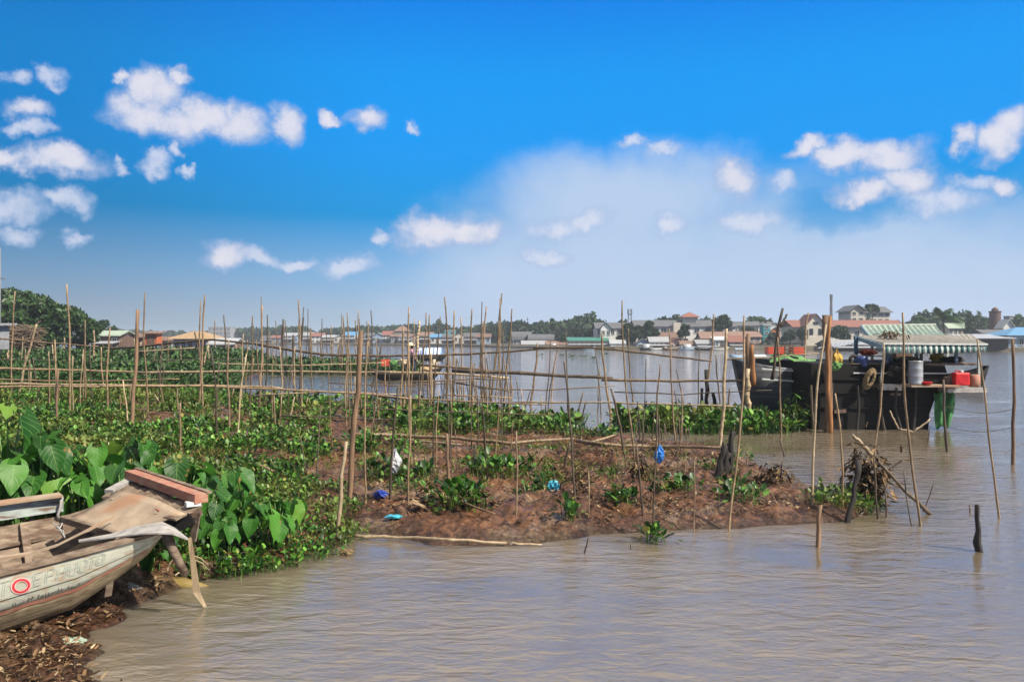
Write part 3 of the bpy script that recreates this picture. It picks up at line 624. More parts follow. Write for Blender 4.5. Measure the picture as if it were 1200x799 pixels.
# pillars and stumps
pole(967,369,970,503,9,'t','thick dark mooring pillar at the left end of the black hull', 'mooring pillars', name='mooring_post', D=21.6, zb=0)
pole(972.5,370,973.5,500,5,'o','orange sunlit side of the dark mooring pillar, made as a separate timber', 'mooring pillars', name='mooring_post', D=21.4, zb=0)  # the pillar's sunlit right side, put in as an orange-coloured timber
pole(876,391,872,476,7,'t','dark pillar behind the stout yellow pole, left of the grey boat', 'mooring pillars', name='mooring_post', D=23.5, zb=0)
pole(881,404,883,452,6,'o','orange rotten log hung beside the dark pillar', 'mooring pillars', name='mooring_post', D=23.2, sink=0)
pole(876,432,877,475,6,'p','pale short timber in front of the orange rotten log', 'mooring pillars', name='mooring_post', D=23.1)
pole(828,436,826,492,6,'c','black stump in the middle of the hyacinth island', 'rotten stumps', cat='stump')
pole(836,462,838,491,5,'c','lower black stump leaning left in the hyacinth island', 'rotten stumps', cat='stump')
pole(823,455,823,490,4,'c','thin black stump at the left of the island trio', 'rotten stumps', cat='stump')
pole(858,507,856,556,7,'c','taller black stump of the split trunk on the mud', 'rotten stumps', cat='stump')
pole(849,522,843,556,9,'c','lower leaning black stump of the split trunk on the mud', 'rotten stumps', cat='stump')
pole(853,530,850,557,10,'c','squat black stump between the pair of the split trunk', 'rotten stumps', cat='stump')
pole(961,592,959,641,6,'t','sawn brown post standing in near water below the mud tip', 'rotten stumps', name='wooden_post', cat='post')
pole(1146,594,1149,646,8.5,'c','black frayed stump standing in near water at the right', 'rotten stumps', cat='stump')
# forked stick
D = G2D(492, 0); b0 = W(905, 445, 23); t0 = W(917, 361, 23); f0 = W(911, 402, 23)
r_ = stick_mesh(b0, t0, .045, 'd', False).build('forked_stick', M['bamboo_dark'], loc=b0, smooth=True); tag(r_, 'dark forked branch stuck upright beside the grey boat', 'branch')
fk = stick_mesh(W(914.5, 382, 23), W(922.5, 368, 23), .035, 'd', False); part(fk, 'twig', M['bamboo_dark'], r_, True)

# far stakes: fish fences beyond
for i in range(46):
    px = rnd.uniform(300, 445); D = rnd.uniform(56, 84); yb = HY+H*F/D; h = rnd.uniform(1.2, 3.4) if i % 3 else rnd.uniform(3.5, 6)
    pole(px+rnd.uniform(-3, 3), yb-h*F/D, px, yb, rnd.uniform(1.1, 1.9), 'b' if i % 2 else 'd', 'thin stake in the crowded fish fence around the floating strip', 'stakes of the crowded far fish fence', D=D, zb=0)
for i in range(30):
    px = rnd.uniform(0, 300); D = rnd.uniform(45, 100); yb = HY+(H-.3)*F/D; h = rnd.uniform(1.0, 2.4)
    pole(px+rnd.uniform(-3, 3), yb-h*F/D, px, yb, rnd.uniform(1.3, 2), 'b' if i % 2 else 'p', 'short fence stake in the far left plots', 'stakes of the far left plots', D=D, zb=.3)
for i in range(26):
    px = rnd.uniform(505, 612); D = rnd.uniform(30, 42); yb = HY+H*F/D; h = rnd.uniform(.8, 2.2)
    pole(px+rnd.uniform(-5, 5), yb-h*F/D, px, yb, rnd.uniform(1.2, 2), 'b' if i % 2 else 'd', 'short stake in the pier thicket at the river centre', 'stakes of the centre thicket', D=D, zb=0)
for i in range(14):
    px = rnd.uniform(320, 560); D = rnd.uniform(24, 29); yb = HY+(H-.2)*F/D; h = rnd.uniform(.4, .9)
    pole(px+rnd.uniform(-6, 6), yb-h*F/D, px, yb, rnd.uniform(1.4, 2.2), 'b' if i % 2 else 'd', 'low stake stub among plants along the inlet', 'stub stakes along the inlet', D=D, zb=.2)
for i in range(12):
    px = rnd.uniform(735, 815); D = rnd.uniform(18.6, 21); yb = HY+H*F/D; h = rnd.uniform(.2, .5)
    pole(px+rnd.uniform(-3, 3), yb-h*F/D, px, yb, rnd.uniform(1.4, 2.4), 'd', 'little broken stub in the shallow before the hyacinth island', 'broken stubs in the shallow', D=D, zb=0)

for i in range(44):
    px = rnd.uniform(-5, 620); D = rnd.uniform(19.5, 31) if px < 420 else rnd.uniform(22, 30); yb = HY+(H-.15)*F/D; h = rnd.choice((.7, 1.0, 1.4, 1.9, 2.4, 2.9))*rnd.uniform(.85, 1.15)
    pole(px+rnd.uniform(-9, 9), yb-h*F/D, px, yb, rnd.uniform(1.3, 2.1), 'bdbp'[i % 4], 'thin irregular stake among the rails of the middle plots', 'thin irregular stakes of the middle plots', D=D, zb=.1)
for i in range(26):
    px = rnd.uniform(440, 930); D = rnd.uniform(11.3, 18); yb = G2D(1000, 0)*0+HY+(H-.2)*F/D; h = rnd.uniform(.06, .28)
    pole(px+rnd.uniform(-5, 5), yb-h*F/D, px, yb, rnd.uniform(1.3, 2.6), 'd' if i % 3 else 'b', 'short broken stem sticking out of the open brown mud', 'broken stems in the open mud', D=D, zb=.2, sink=.2)
for i in range(46):
    px = rnd.uniform(300, 900); D = rnd.uniform(13.5, 19) if i % 2 else rnd.uniform(19, 27); yb = HY+(H-.12)*F/D; h = rnd.choice((.8, 1.3, 1.9, 2.4, 2.8))*rnd.uniform(.85, 1.15)
    pole(px+rnd.uniform(-10, 10), yb-h*F/D, px, yb, rnd.uniform(1.2, 1.9), 'bdd'[i % 3], 'thin irregular stake on or behind the brown mud', 'thin irregular stakes around the mud', D=D, zb=.05)
# rails
def rail(pts, wpx, kind, label, group='bamboo rails tied to the poles', name='bamboo_rail', cat='rail', sag=0):
    P = []
    for i in range(len(pts)-1):
        a, b = W(*pts[i]), W(*pts[i+1]); k = max(3, int((b-a).length/.55))
        for j in range(k): P.append(a.lerp(b, j/k)+Vector((0, 0, rnd.uniform(-.012, .012))))
    P.append(W(*pts[-1])); mid = P[len(P)//2]; Dm = sum(p[2] for p in pts)/len(pts)
    r = wpx/2*Dm/F; q = []; rad = []
    n = len(P)
    for i, p in enumerate(P):
        t = i/(n-1); rr = r*(1.15-.35*t)
        if 0 < i < n-1:
            d = (P[i+1]-p).normalized()*.02
            q += [p-d*2, p-d*.4, p+d*.4, p+d*2]; rad += [rr, rr*1.2, rr*1.2, rr]
        else: q.append(p); rad.append(rr)
    mb = MB(); mb.tube(q, rad, 7)
    o = mb.build(name, M[{'b': 'bamboo', 'd': 'bamboo_dark', 'p': 'bamboo_pale'}[kind]], loc=P[0], smooth=True); return tag(o, label, cat, group)
rail([(-40,449,23.5),(100,451,23.2),(300,452.5,23),(330,455,22.8)], 2.6,'p','upper bamboo of the double front rail across the left plots')
rail([(-20,453,23.3),(110,453,23.1),(240,452,23),(420,461,22.5),(480,467,22)], 2.4,'b','lower bamboo of the double front rail running on to the thick post')
rail([(440,464,22.5),(540,470,22),(640,474,21.6)], 2,'b','thin rail continuing the front fence towards the centre')
rail([(-40,431,31),(100,434,31),(180,436.5,31)], 2.8,'b','left length of the middle rail below the houses')
rail([(160,436.5,30.8),(300,435,30.6),(460,436.5,30)], 2.8,'p','central length of the middle rail, in front of the beached dark boat')
rail([(440,436,29.8),(530,438,29),(596,443,28.5)], 3,'p','right length of the middle rail in front of the sampan')
rail([(-30,394,38),(60,402,38),(115,406,37.5)], 2,'b','leftmost thin top rail before the brush pile')
rail([(118,409,37.6),(160,407,37),(200,402,36.4),(250,398,36),(300,403,35.5),(310,405,35.4)], 2.5,'d','dark arching top rail below the thatched house')
rail([(300,403,35.4),(340,410,34.8),(380,415.5,34),(440,417,33.5),(500,416.5,33)], 3.2,'d','thick dark top rail sagging past the dark upright post')
rail([(490,417,33),(550,415,32),(600,411.5,31),(640,408,30)], 2.6,'b','top rail rising to the right past the centre thicket')
rail([(625,408,29.5),(690,407,28),(740,412,26.5),(800,419,25.5),(834,423,25)], 2.4,'b','drooping top rail end over the open water')
rail([(-20,467,26),(40,470,26),(72,475,26)], 3.4,'b','short low rail at the far left under the double rail')
rail([(160,472,27),(240,471.5,27),(320,472,26.8)], 1.8,'b','thin low rail in the left plot')
rail([(300,471.5,26.6),(420,471,26),(520,474,25)], 1.6,'b','thin low rail over the inlet plants')
rail([(158,412,44),(190,410.5,44),(228,407.5,44)], 2,'p','yellow sloping bamboo before the thatched house')
rail([(300,440,60),(400,436,62)], 1.2,'b','far faint rail through the floating strip')
rail([(490,427,28),(550,432,27.5),(600,436.5,27)], 2.6,'b','upper bamboo of the pier reaching from the sampan')
rail([(530,434,27.2),(610,437,26.8),(665,440.5,26.5),(718,443,26)], 4.4,'d','thickest dark bamboo beam over the water')
rail([(705,445,25.8),(790,446.5,25),(875,446,24.2),(920,443,23.8),(965,440,23.4)], 3,'b','long pale bamboo beam running to the grey boat')
rail([(600,471.5,22.2),(700,471,21.8),(760,473,21.4),(862,476,21)], 2,'p','thin pale cane across the hyacinth island')
rail([(852,421,23.6),(900,419,23.4),(960,414,23.2)], 1.5,'p','white thin cane in front of the grey boat')
rail([(535,449,27),(600,459,26.5)], 1.8,'d','dark slanting strut of the pier thicket')
rail([(480,447.5,28),(560,444,27.5),(594,445,27)], 1.7,'b','slanting cane under the pier')
rail([(385,449,29),(470,452,28.5),(560,447,28)], 1.3,'b','thin horizontal cane over the inlet water')
rail([(-20,444,29),(90,447,28.6),(210,444,28)], 1.6,'b','sagging thin cane between the middle rail and the double rail')
rail([(-10,421,46),(120,424,46),(290,421,46)], 1.5,'d','dim rail across the far plot below the houses')
rail([(180,424,50),(300,427,50)], 1.5,'p','pale rail over the beached dark boat')
rail([(20,482,22.3),(120,486,22),(210,483,21.8)], 1.7,'d','low dark cane near the leaf carpet at left')
rail([(300,463,25),(390,459,24.8),(470,462,24.6)], 1.5,'p','thin pale cane over the inlet plants at left of the thick post')
rail([(520,462,25),(600,466,24.8)], 1.6,'b','lowest cane under the pier thicket')
rail([(330,487,20.5),(420,490,20.2),(500,493,19.9)], 1.6,'d','dark cane hung low behind the thickest post')
rail([(420,478,20),(520,482,19.6),(640,486,19)], 1.5,'d','dark cane along the back of the hyacinth band')
rail([(560,455,25),(640,457,24.6),(720,452,24.2)], 1.5,'b','slightly tilted thin cane over the open water at centre')
rail([(720,459,23.4),(800,462,23),(905,457,22.6)], 1.4,'d','dim thin cane behind the hyacinth island')
rail([(250,426,42),(360,428,40),(450,425,40)], 1.3,'p','pale thin cane across the left end of the sampan')
# lying bamboos
def lying(pts, w, kind, label, up=.05):
    P = []
    for px, py in pts:
        D = G2D(py, .2)
        for _ in range(4): D = G2D(py, max(0, gz(X(px, D), D))+up)
        P.append((px, py, D))
    return rail(P, w, kind, label, 'bamboo lying on the mud', 'lying_bamboo', 'bamboo')
lying([(415,509),(470,510),(540,514),(600,519),(672,514)], 4.2,'b','thick bamboo lying on the mud left half before hyacinth band', .22)
lying([(676,517),(710,521),(770,523.5),(856,525)], 4.2,'b','thick bamboo lying on the mud right half, ending at the black stumps', .2)
lying([(415,512),(480,516),(540,521)], 2.6,'p','second thinner bamboo under the left half of the lying one', .12)
lying([(413,628),(470,630),(530,632.5),(594,636)], 3.6,'p','straight pale cane lying along the water edge', .04)
lying([(600,636.5),(635,638)], 1.8,'p','short cane end afloat beside the straight cane', .02)
lying([(524,572),(545,590),(580,602)], 2.4,'b','thin cane slanting over the leafy clump', .15)
lying([(300,544),(322,553)], 4,'b','weathered stick half buried in the green carpet', .15)
lying([(690,519),(722,509)], 2.6,'p','pale short cane slanting behind the lying bamboo', .1)
# ------------------------------------------------------------------ taro plants
def taro_leaf(mb, p, az, droop, L, roll):
    ca, sa = math.cos(az), math.sin(az)
    out = Vector((ca, sa, 0)); up = Vector((0, 0, 1)); side = Vector((-sa, ca, 0))
    d = (out*math.cos(droop)-up*math.sin(droop)).normalized(); n = (out*math.sin(droop)+up*math.cos(droop)).normalized()
    fold = rnd.uniform(.1, .55); side2 = side*math.cos(roll)+n*math.sin(roll); n2 = n*math.cos(roll)-side*math.sin(roll); ph = rnd.uniform(0, 6)
    us = [-.36, -.28, -.18, -.08, 0, .1, .2, .32, .44, .56, .68, .8, .9, 1]; hw = [.17, .27, .35, .4, .43, .445, .44, .41, .365, .3, .225, .145, .075, .0]; inn = [.09, .07, .045, .02]+[0]*10
    rows = []
    for u, w, i in zip(us, hw, inn):
        row = []
        for sgn, q in ((-1, 1), (-1, .5), (1, 0), (1, .5), (1, 1)):
            v = sgn*(i+(w-i)*q); wav = (.035*math.sin(u*9+ph+sgn)+.015*math.sin(u*21+ph*2))*q
            row.append(p+d*u*L*(1-.06*u*u)+side2*v*L+n2*L*(fold*abs(v)-.12*u*u+wav)+Vector((0, 0, -.08*L*max(0, u)**2)))
        rows.append(row)
    o = len(mb.v); mb.v += [tuple(x) for r in rows for x in r]
    for i in range(len(us)-1):
        for j in range(4):
            if us[i] < -.1 and j in (1, 2): continue
            mb.f.append((o+i*5+j, o+i*5+j+1, o+i*5+5+j+1, o+i*5+5+j))
TARO = [(8, 9.25, 1.72, 6, .62, 'tallest taro at the far left, its top leaf above the low rail'), (48, 9.0, 1.42, 6, .6, 'big leaved taro second from left behind the boat rail board'),
 (-32, 9.4, 1.7, 5, .6, 'taro cut by the left picture edge'), (78, 9.3, 1.36, 6, .55, 'taro with long sloping leaves left of the thick brown post foot'), (112, 9.4, 1.22, 6, .55, 'taro with sloping leaves under the thick brown post'),
 (140, 9.1, 1.08, 5, .5, 'taro just behind the left corner of the red bow beam'), (22, 8.75, 1.12, 5, .5, 'low taro directly behind the pale blue board'), (92, 8.95, .95, 5, .45, 'low taro above the end of the pale blue board'),
 (162, 9.9, 1.3, 6, .48, 'bright taro at the foot of the thick brown post'), (186, 9.6, 1.12, 6, .5, 'taro above the middle of the red bow beam'), (216, 9.6, 1.02, 6, .5, 'spreading taro above the right end of the red bow beam'),
 (246, 9.3, .92, 5, .46, 'taro right beside the red beam end'), (256, 8.9, .72, 5, .42, 'taro with hanging leaves right of the bow platform'), (266, 8.75, .5, 5, .36, 'smallest taro near the pale broken plank'),
 (286, 9.15, .76, 6, .42, 'taro in the middle of the dense green water plants'), (304, 9.05, .68, 5, .42, 'taro with two upright leaves above the water edge'), (324, 9.2, .66, 5, .38, 'taro with long hanging leaf toward the water edge'),
 (342, 9.45, .56, 5, .34, 'rightmost small taro of the dense slope'), (276, 9.9, .86, 5, .4, 'taro at the back edge of the dense slope'), (196, 8.55, .5, 4, .34, 'taro under the overhanging bow platform'), (182, 8.25, .3, 3, .28, 'single leafed taro by the hull tip'),
 (125, 9.9, 1.05, 5, .46, 'taro half hidden behind the sloping leaved ones'), (62, 9.8, 1.3, 5, .5, 'dark taro between the tall pole and the front taros'), (548, 11.8, .52, 5, .24, 'small taro inside the leafy clump with a cane on the mud'), (468, 13.6, .62, 5, .26, 'yellowish taro right of the white plastic bag')]
for px, D, zt, n, L, lab in TARO:
    x = X(px, D); z0 = max(gz(x, D), 0); loc = Vector((x, D, z0)); root = thing('taro_plant', lab, 'plant', loc, 'taro plants around the old boat')
    st = MB(); a0 = rnd.uniform(0, 6.28)
    n = int(n*2.1); L *= .58
    for i in range(n):
        az = a0+i*2.4+rnd.uniform(-.3, .3) if i else rnd.uniform(-2.2, -.9)
        hh = (zt-z0)*(1 if i == 0 else rnd.uniform(.5, .95)); rr = L*rnd.uniform(.25, .75)
        p1 = loc+Vector((math.cos(az)*rr, math.sin(az)*rr, hh)); p0 = loc+Vector((math.cos(az)*.04, math.sin(az)*.04, -.05)); m1 = p0.lerp(p1, .55)+Vector((0, 0, hh*.1))-Vector((math.cos(az), math.sin(az), 0))*rr*.2
        st.tube([p0, p0.lerp(m1, .6), m1, p1], [.02*L/.5, .016*L/.5, .012*L/.5, .007*L/.5], 6)
        lm = MB(); taro_leaf(lm, p1, az+rnd.uniform(-.4, .4), rnd.uniform(.35, 1.25), L*rnd.uniform(.5, 1.3), rnd.uniform(-.6, .6)); lf_ = part(lm, 'leaf', M['taro'], root, True); uvl = lf_.data.uv_layers.new(name='leaf'); cols5 = (-1, -.5, 0, .5, 1)
        uvl.data.foreach_set('uv', [c for lp in lf_.data.loops for c in ((lp.vertex_index//5)/13, cols5[lp.vertex_index % 5]*.5+.5)])
    part(st, 'stalks', M['stalk'], root, True)

# ------------------------------------------------------------------ old boat in the foreground
NIN = Vector((-.68, .73, 0)); AX = Vector((.73, .68, 0))
ip = lambda t, a, b: float(np.interp(t, a, b))
def Gn(t): return Vector((-4.15+.73*t, 6.4+.68*t, ip(t, [-3, -1, 0, .6, 1.2, 1.32], [.55, .58, .615, .672, .74, .77])))
def Bn(t):
    g = Gn(t)+NIN*ip(t, [-3, 0, .6, 1, 1.32], [.3, .2, .2, .16, .1]); g.z = ip(t, [-3, 0, .6, 1.0, 1.2, 1.32], [.02, .064, .157, .385, .53, .68]); return g
def wd(t): return ip(t, [-3, .8, 1.32], [1.8, 1.75, 1.5])
def Fn(t): g = Gn(t)+NIN*wd(t); g.z = ip(t, [-3, 0, .9, 1.32], [.58, .62, .67, .8]); return g
def FBn(t): g = Gn(t)+NIN*(wd(t)-.3); g.z = Bn(t).z+.06; return g
def S(t, v):      # near side of the hull, v 0 bottom .. 1 gunwale, slightly bulged
    return Bn(t).lerp(Gn(t), v)-NIN*.07*math.sin(math.pi*v)*ip(t, [0, 1.32], [1, .4])
SN = (-NIN+Vector((0, 0, -.25))).normalized()
boat = thing('wooden_boat', 'old pale green wooden boat with a raised bow platform beached on the mud', 'boat', (-4.3, 7.2, .05))
ts = [i*.12-3 for i in range(37)]; ts[-1] = 1.32
def solid(o, t): m = o.modifiers.new('thickness', 'SOLIDIFY'); m.thickness = t; m.offset = 0
h1 = MB(); h1.grid([[S(t, v) for v in (.36, .5, .65, .8, .92, 1)] for t in ts])
hull = part(h1, 'hull', M['boat_paint'], boat, True); solid(hull, .022)
h2 = MB(); h2.grid([[FBn(t).lerp(Bn(t), q) for q in (0, .33, .66)]+[S(t, v) for v in (0, .1, .2, .3, .36)] for t in ts])
o = part(h2, 'hull_bottom', M['boat_bottom'], boat, True); solid(o, .022)
h3 = MB(); h3.grid([[Fn(t), FBn(t).lerp(Fn(t), .5)+NIN*.06, FBn(t)] for t in ts]); o = part(h3, 'far_side', M['boat_wood'], boat, True); solid(o, .022)
def strip(mb, v0, v1, off, t0=-3, t1=1.3, wob=0):
    n = 60; rows = []
    for i in range(n+1):
        t = t0+(t1-t0)*i/n; a = wob*math.sin(i*1.7)+wob*math.sin(i*.6)
        rows.append([S(t, v0+a)-NIN*off, S(t, v1+a*.4)-NIN*off])
    mb.grid(rows, .004, -NIN)
m_ = MB(); strip(m_, .93, .965, .018); part(m_, 'rub_strake', M['boat_wood'], boat)
m_ = MB(); strip(m_, .34, .40, .017, wob=.012); part(m_, 'red_stripe', M['boat_red'], boat)
m_ = MB(); strip(m_, .58, .589, .0135); part(m_, 'plank_seam', M['char'], boat)
m_ = MB(); strip(m_, .18, .19, .0135); part(m_, 'plank_seam', M['char'], boat)
m_ = MB(); m_.grid([[Gn(t)-NIN*.035+Vector((0, 0, .012)), Gn(t)+NIN*.05+Vector((0, 0, .02))] for t in ts], .03); part(m_, 'gunwale', M['boat_wood'], boat)
# writing on the side
STROKES = {'T': [[(0, 1), (1, 1)], [(.5, 1), (.5, 0)]], 'L': [[(0, 1), (0, 0), (1, 0)]], 'E': [[(1, 1), (0, 1), (0, 0), (1, 0)], [(0, .5), (.8, .5)]], 'P': [[(0, 0), (0, 1), (.8, 1), (1, .8), (.8, .5), (0, .5)]],
 'H': [[(0, 0), (0, 1)], [(1, 0), (1, 1)], [(0, .5), (1, .5)]], 'U': [[(0, 1), (0, .2), (.3, 0), (.7, 0), (1, .2), (1, 1)]], 'O': [[(.3, 0), (0, .25), (0, .75), (.3, 1), (.7, 1), (1, .75), (1, .25), (.7, 0), (.3, 0)]]}
lm = MB()
def stroke(mb, pts, w, off=.0155):
    for a, b in zip(pts, pts[1:]):
        pa, pb = S(*a), S(*b); d = (pb-pa).normalized(); s_ = d.cross(SN).normalized()*w/2
        q = [p-NIN*off for p in (pa-s_, pa+s_, pb+s_, pb-s_)]; mb.add(q, [(0, 1, 2, 3)])
for ch, t0 in (('L', -.09), ('T', .02), ('E', .26), ('P', .355), ('H', .44), ('U', .525), ('O', .605), ('T', .675), ('O', .745)):
    wl = .056
    for s_ in STROKES[ch]:
        q = []
        for a, b in zip(s_, s_[1:]):
            for k in range(4): q.append((a[0]+(b[0]-a[0])*k/4, a[1]+(b[1]-a[1])*k/4))
        q.append(s_[-1])
        for dx in (-.008, .008):
            stroke(lm, [(t0+wl*u+dx+.012*vv, .66+.2*vv) for u, vv in q], .006)
part(lm, 'lettering', M['letter'], hull)
dm = MB(); t_ = .12
while t_ < .62:
    w_ = rnd.uniform(.008, .022); v_ = .45+.012*math.sin(t_*30)
    stroke(dm, [(t_, v_), (t_+w_, v_+rnd.uniform(-.02, .04))], rnd.uniform(.006, .014))
    if rnd.random() < .5: stroke(dm, [(t_+w_*.5, v_-.02), (t_+w_*.6, v_+.05)], .005)
    t_ += w_+rnd.uniform(.004, .014)+(rnd.random() < .15)*.03
part(dm, 'small_lettering', M['dab'], hull)
c0 = S(.175, .66); e2 = (S(.175, .8)-S(.175, .5)).normalized(); e1 = (S(.3, .66)-S(.05, .66)).normalized()
kt = 1/(S(.3, .66)-S(.05, .66)).length*.25; kv = 1/(S(.175, .8)-S(.175, .5)).length*.3
def annul(mb, r0, r1, off, n=48):
    vs = []
    for i in range(n):
        a = 2*math.pi*i/n; ca, sa = math.cos(a), math.sin(a)
        for r in (r0, r1): vs.append(S(.175+(ca*r-.25*sa*r)*kt, .735+sa*r*kv)-NIN*off)
    mb.add(vs, [(2*i, 2*i+1, (2*i+3) % (2*n), (2*i+2) % (2*n)) for i in range(n)])
m_ = MB(); annul(m_, .047, .063, .019); part(m_, 'ring_mark', M['ring'], hull)
m_ = MB(); annul(m_, .039, .074, .0165); part(m_, 'ring_edge', M['ring_pale'], hull)
# inside
m_ = MB()
for k in range(5):
    o_ = .16+k*.27
    m_.grid([[Gn(t)+NIN*(o_)+Vector((0, 0, -Gn(t).z+max(.2, Bn(t).z+.06))), Gn(t)+NIN*(o_+.26)+Vector((0, 0, -Gn(t).z+max(.2, Bn(t).z+.06)))] for t in [i*.2-3 for i in range(20)]], .02)
part(m_, 'floor_boards', M['boat_wood'], boat)
for i in range(11):
    t = -2.7+i*.36
    if t > .95: break
    f = Fn(t); b_ = FBn(t); b_.z = .2; m_ = MB(); m_.bar(b_-NIN*.05, f-NIN*.03, .07, .05); part(m_, 'rib', M['boat_wood'], boat)
    g = Gn(t); b_ = Bn(t); b_.z = .2; m_ = MB(); m_.bar(b_+NIN*.06, g+NIN*.02, .06, .045); part(m_, 'rib', M['boat_wood'], boat)
m_ = MB(); m_.grid([[Fn(t)-NIN*.12+Vector((0, 0, -.16)), Fn(t)-NIN*.02+Vector((0, 0, -.16))] for t in (-3, -1, 0, .8)], .03); part(m_, 'inner_shelf', M['boat_wood'], boat)
# far bulwark board
def Bw(t, z): p = Fn(t); p.z = z; return p
zt_ = lambda t: ip(t, [-3, .36, .9], [.8, .86, .88])
m_ = MB(); m_.grid([[Bw(t, zt_(t)), Bw(t, zt_(t)-.16)] for t in (-3, -1.5, -.5, .2, .6, .84, .9)], .035, -NIN); part(m_, 'bulwark_board', M['boat_blue'], boat)
m_ = MB(); m_.grid([[Bw(t, zt_(t)+.022)-NIN*.07, Bw(t, zt_(t)+.03)+NIN*.08] for t in (-3, -1.5, -.5, .2, .6, .88)], .022); part(m_, 'bulwark_cap', M['plywood'], boat)
m_ = MB(); m_.tube([Bw(.88, .87)-NIN*.03, Bw(.86, .78)-NIN*.07, Bw(.84, .7)-NIN*.06, Bw(.86, .62)-NIN*.02], [.018, .014, .014, .016], 6); part(m_, 'broken_bracket', M['grey_board'], boat, True)
# bow platform
A_, B_, C_, D_ = W(137, 574, 8.35), W(217, 601, 7.4), W(132, 624, 7.44), W(82, 606, 7.93)
pl = MB(); rows = []
for i in range(9):
    u = i/8; rows.append([(D_.lerp(A_, u)).lerp(C_.lerp(B_, u), j/8)+Vector((0, 0, .035*math.sin(math.pi*j/8)*u-.02*math.sin(math.pi*u)+.006*math.sin(i*2+j)))-AX*(.05*math.sin(math.pi*u)*(1-abs(2*j/8-1))) for j in range(9)])
pl.grid(rows, .014); part(pl, 'plywood_deck', M['plywood'], boat, True)
pl = MB(); pl.bar(D_.lerp(A_, .85)+Vector((-.04, .05, .01)), W(158, 561, 8.75)+Vector((0, 0, .01)), .1, .05); part(pl, 'side_beam', M['grey_board'], boat)
pl = MB(); pl.bar(D_+Vector((-.06, .0, -.02)), C_+Vector((.05, .02, -.03)), .07, .06); part(pl, 'cross_beam', M['boat_wood'], boat)
pl = MB(); pl.bar(C_+Vector((.0, .05, -.03)), B_+Vector((.1, .12, -.02)), .06, .06); part(pl, 'side_beam', M['boat_wood'], boat)
E1, E2 = W(236, 584, 7.55), W(153, 555, 8.75)
pl = MB(); pl.bar(E1, E2, .13, .085); part(pl, 'end_beam', M['boat_red'], boat)
pl = MB(); pl.bar(E1+Vector((.06, .05, .046)), E2+Vector((.02, .09, .046)), .05, .02); part(pl, 'end_beam_cap', M['boat_wood'], boat)
for k in range(8):      # worn planks between deck and beam
    u = (k+.5)/8; a = A_.lerp(B_, u)+AX*-.1+Vector((0, 0, -.055)); b = E2.lerp(E1, u)+Vector((0, 0, -.07+rnd.uniform(-.02, .01))); pl = MB(); pl.bar(a, b, .19, .02); part(pl, 'deck_plank', M['boat_wood'], boat)
pl = MB(); pl.box(W(226, 590, 7.55)+Vector((0, 0, .0)), (.13, .09, .04), .6); part(pl, 'white_block', M['white'], boat)
pl = MB(); pl.grid([[W(183, 590, 7.75), W(190, 596, 7.6)], [W(176, 593, 7.7), W(186, 598, 7.55)]], .01); part(pl, 'red_patch', M['boat_red'], boat)
pl = MB()
g0 = [W(92, 632, 7.3), W(130, 625, 7.35), W(160, 616, 7.35), W(190, 611, 7.4), W(205, 618, 7.3), W(220, 630, 7.15)]
g1 = [W(92, 634, 7.2), W(132, 629, 7.15), W(165, 625, 7.05), (W(185, 624, 7.0)), W(203, 625, 7.0), W(220, 631.5, 7.1)]
pl.grid([g0, g1], .012); part(pl, 'loose_grey_board', M['grey_board'], boat)
pl = MB(); pl.tube([W(194, 622, 7.15), W(203, 645, 7.1), W(217, 673, 7.15)], [.045, .04, .035], 7); part(pl, 'bow_prop', M['boat_wood'], boat, True)
pl = MB(); pl.bar(W(176, 632, 7.45), W(226, 606, 7.5), .12, .12); part(pl, 'bow_beam', M['blackwood'], boat)
pl = MB(); pl.grid([[W(226, 604, 7.55), W(236, 600, 7.5)], [W(224, 634, 7.5), W(230, 634, 7.45)]], .03, (0, 1, 0)); part(pl, 'hanging_plank', M['boat_wood'], boat)
o = MB(); o.bar(W(-20, 655, 6.85), W(30, 651, 7.0), .09, .03)
pts = [W(-30, 654, 6.85), W(0, 653, 6.95), (W(35, 648, 7.05)), W(70, 637, 7.2), W(100, 622, 7.35), W(130, 606, 7.55)]
o = MB(); rows = [[p+Vector((-.02, -.03, 0)), p+Vector((.02, .03, .012))] for p in pts]; o.grid(rows, .022); tag(o.build('curved_plank', M['plywood'], loc=pts[2]), 'long curved brown plank lying inside the old boat up to its deck', 'plank')
o = MB(); o.tube([W(62, 612, 7.7), W(70, 620, 7.5), W(76, 630, 7.4), W(74, 622, 7.5), (W(66, 618, 7.6))], .006, 5)
o.tube([W(64, 616, 7.6), W(73, 613, 7.6), W(68, 622, 7.5)], .006, 5); tag(o.build('frayed_rope', M['grey_board'], loc=W(68, 618, 7.6)), 'short frayed rope tied below the pale blue board', 'rope')
pts = [W(222, 630, 7.35), W(226, 660, 7.4), W(230, 694, 7.42), W(240, 711, 7.42)]
o = MB(); o.grid([[p-Vector((w_, 0, 0)), p+Vector((w_, .02, 0))] for p, w_ in zip(pts, (.01, .02, .028, .008))], .012, (0, 1, 0)); tag(o.build('broken_plank', M['bamboo_pale'], loc=pts[2]), 'pale splintered plank hanging from the bow into the water', 'plank')
pts = [W(162, 682, 8.15), W(185, 684, 8.15), W(215, 686, 8.1), W(246, 690, 8.1)]
o = MB(); o.tube(pts, [.04, .085, .08, .03], 10); tag(o.build('banana_trunk', M['banana_trunk'], loc=pts[1], smooth=True), 'yellow brown log lying half sunk under the bow', 'log')
o = MB(); o.tube([W(140, 690, 7.75), W(152, 688, 7.75), W(166, 690, 7.75)], [.03, .05, .02], 8); tag(o.build('stone', M['concrete'], loc=W(152, 688, 7.75), smooth=True), 'small pale stone beside the yellow brown log', 'stone')
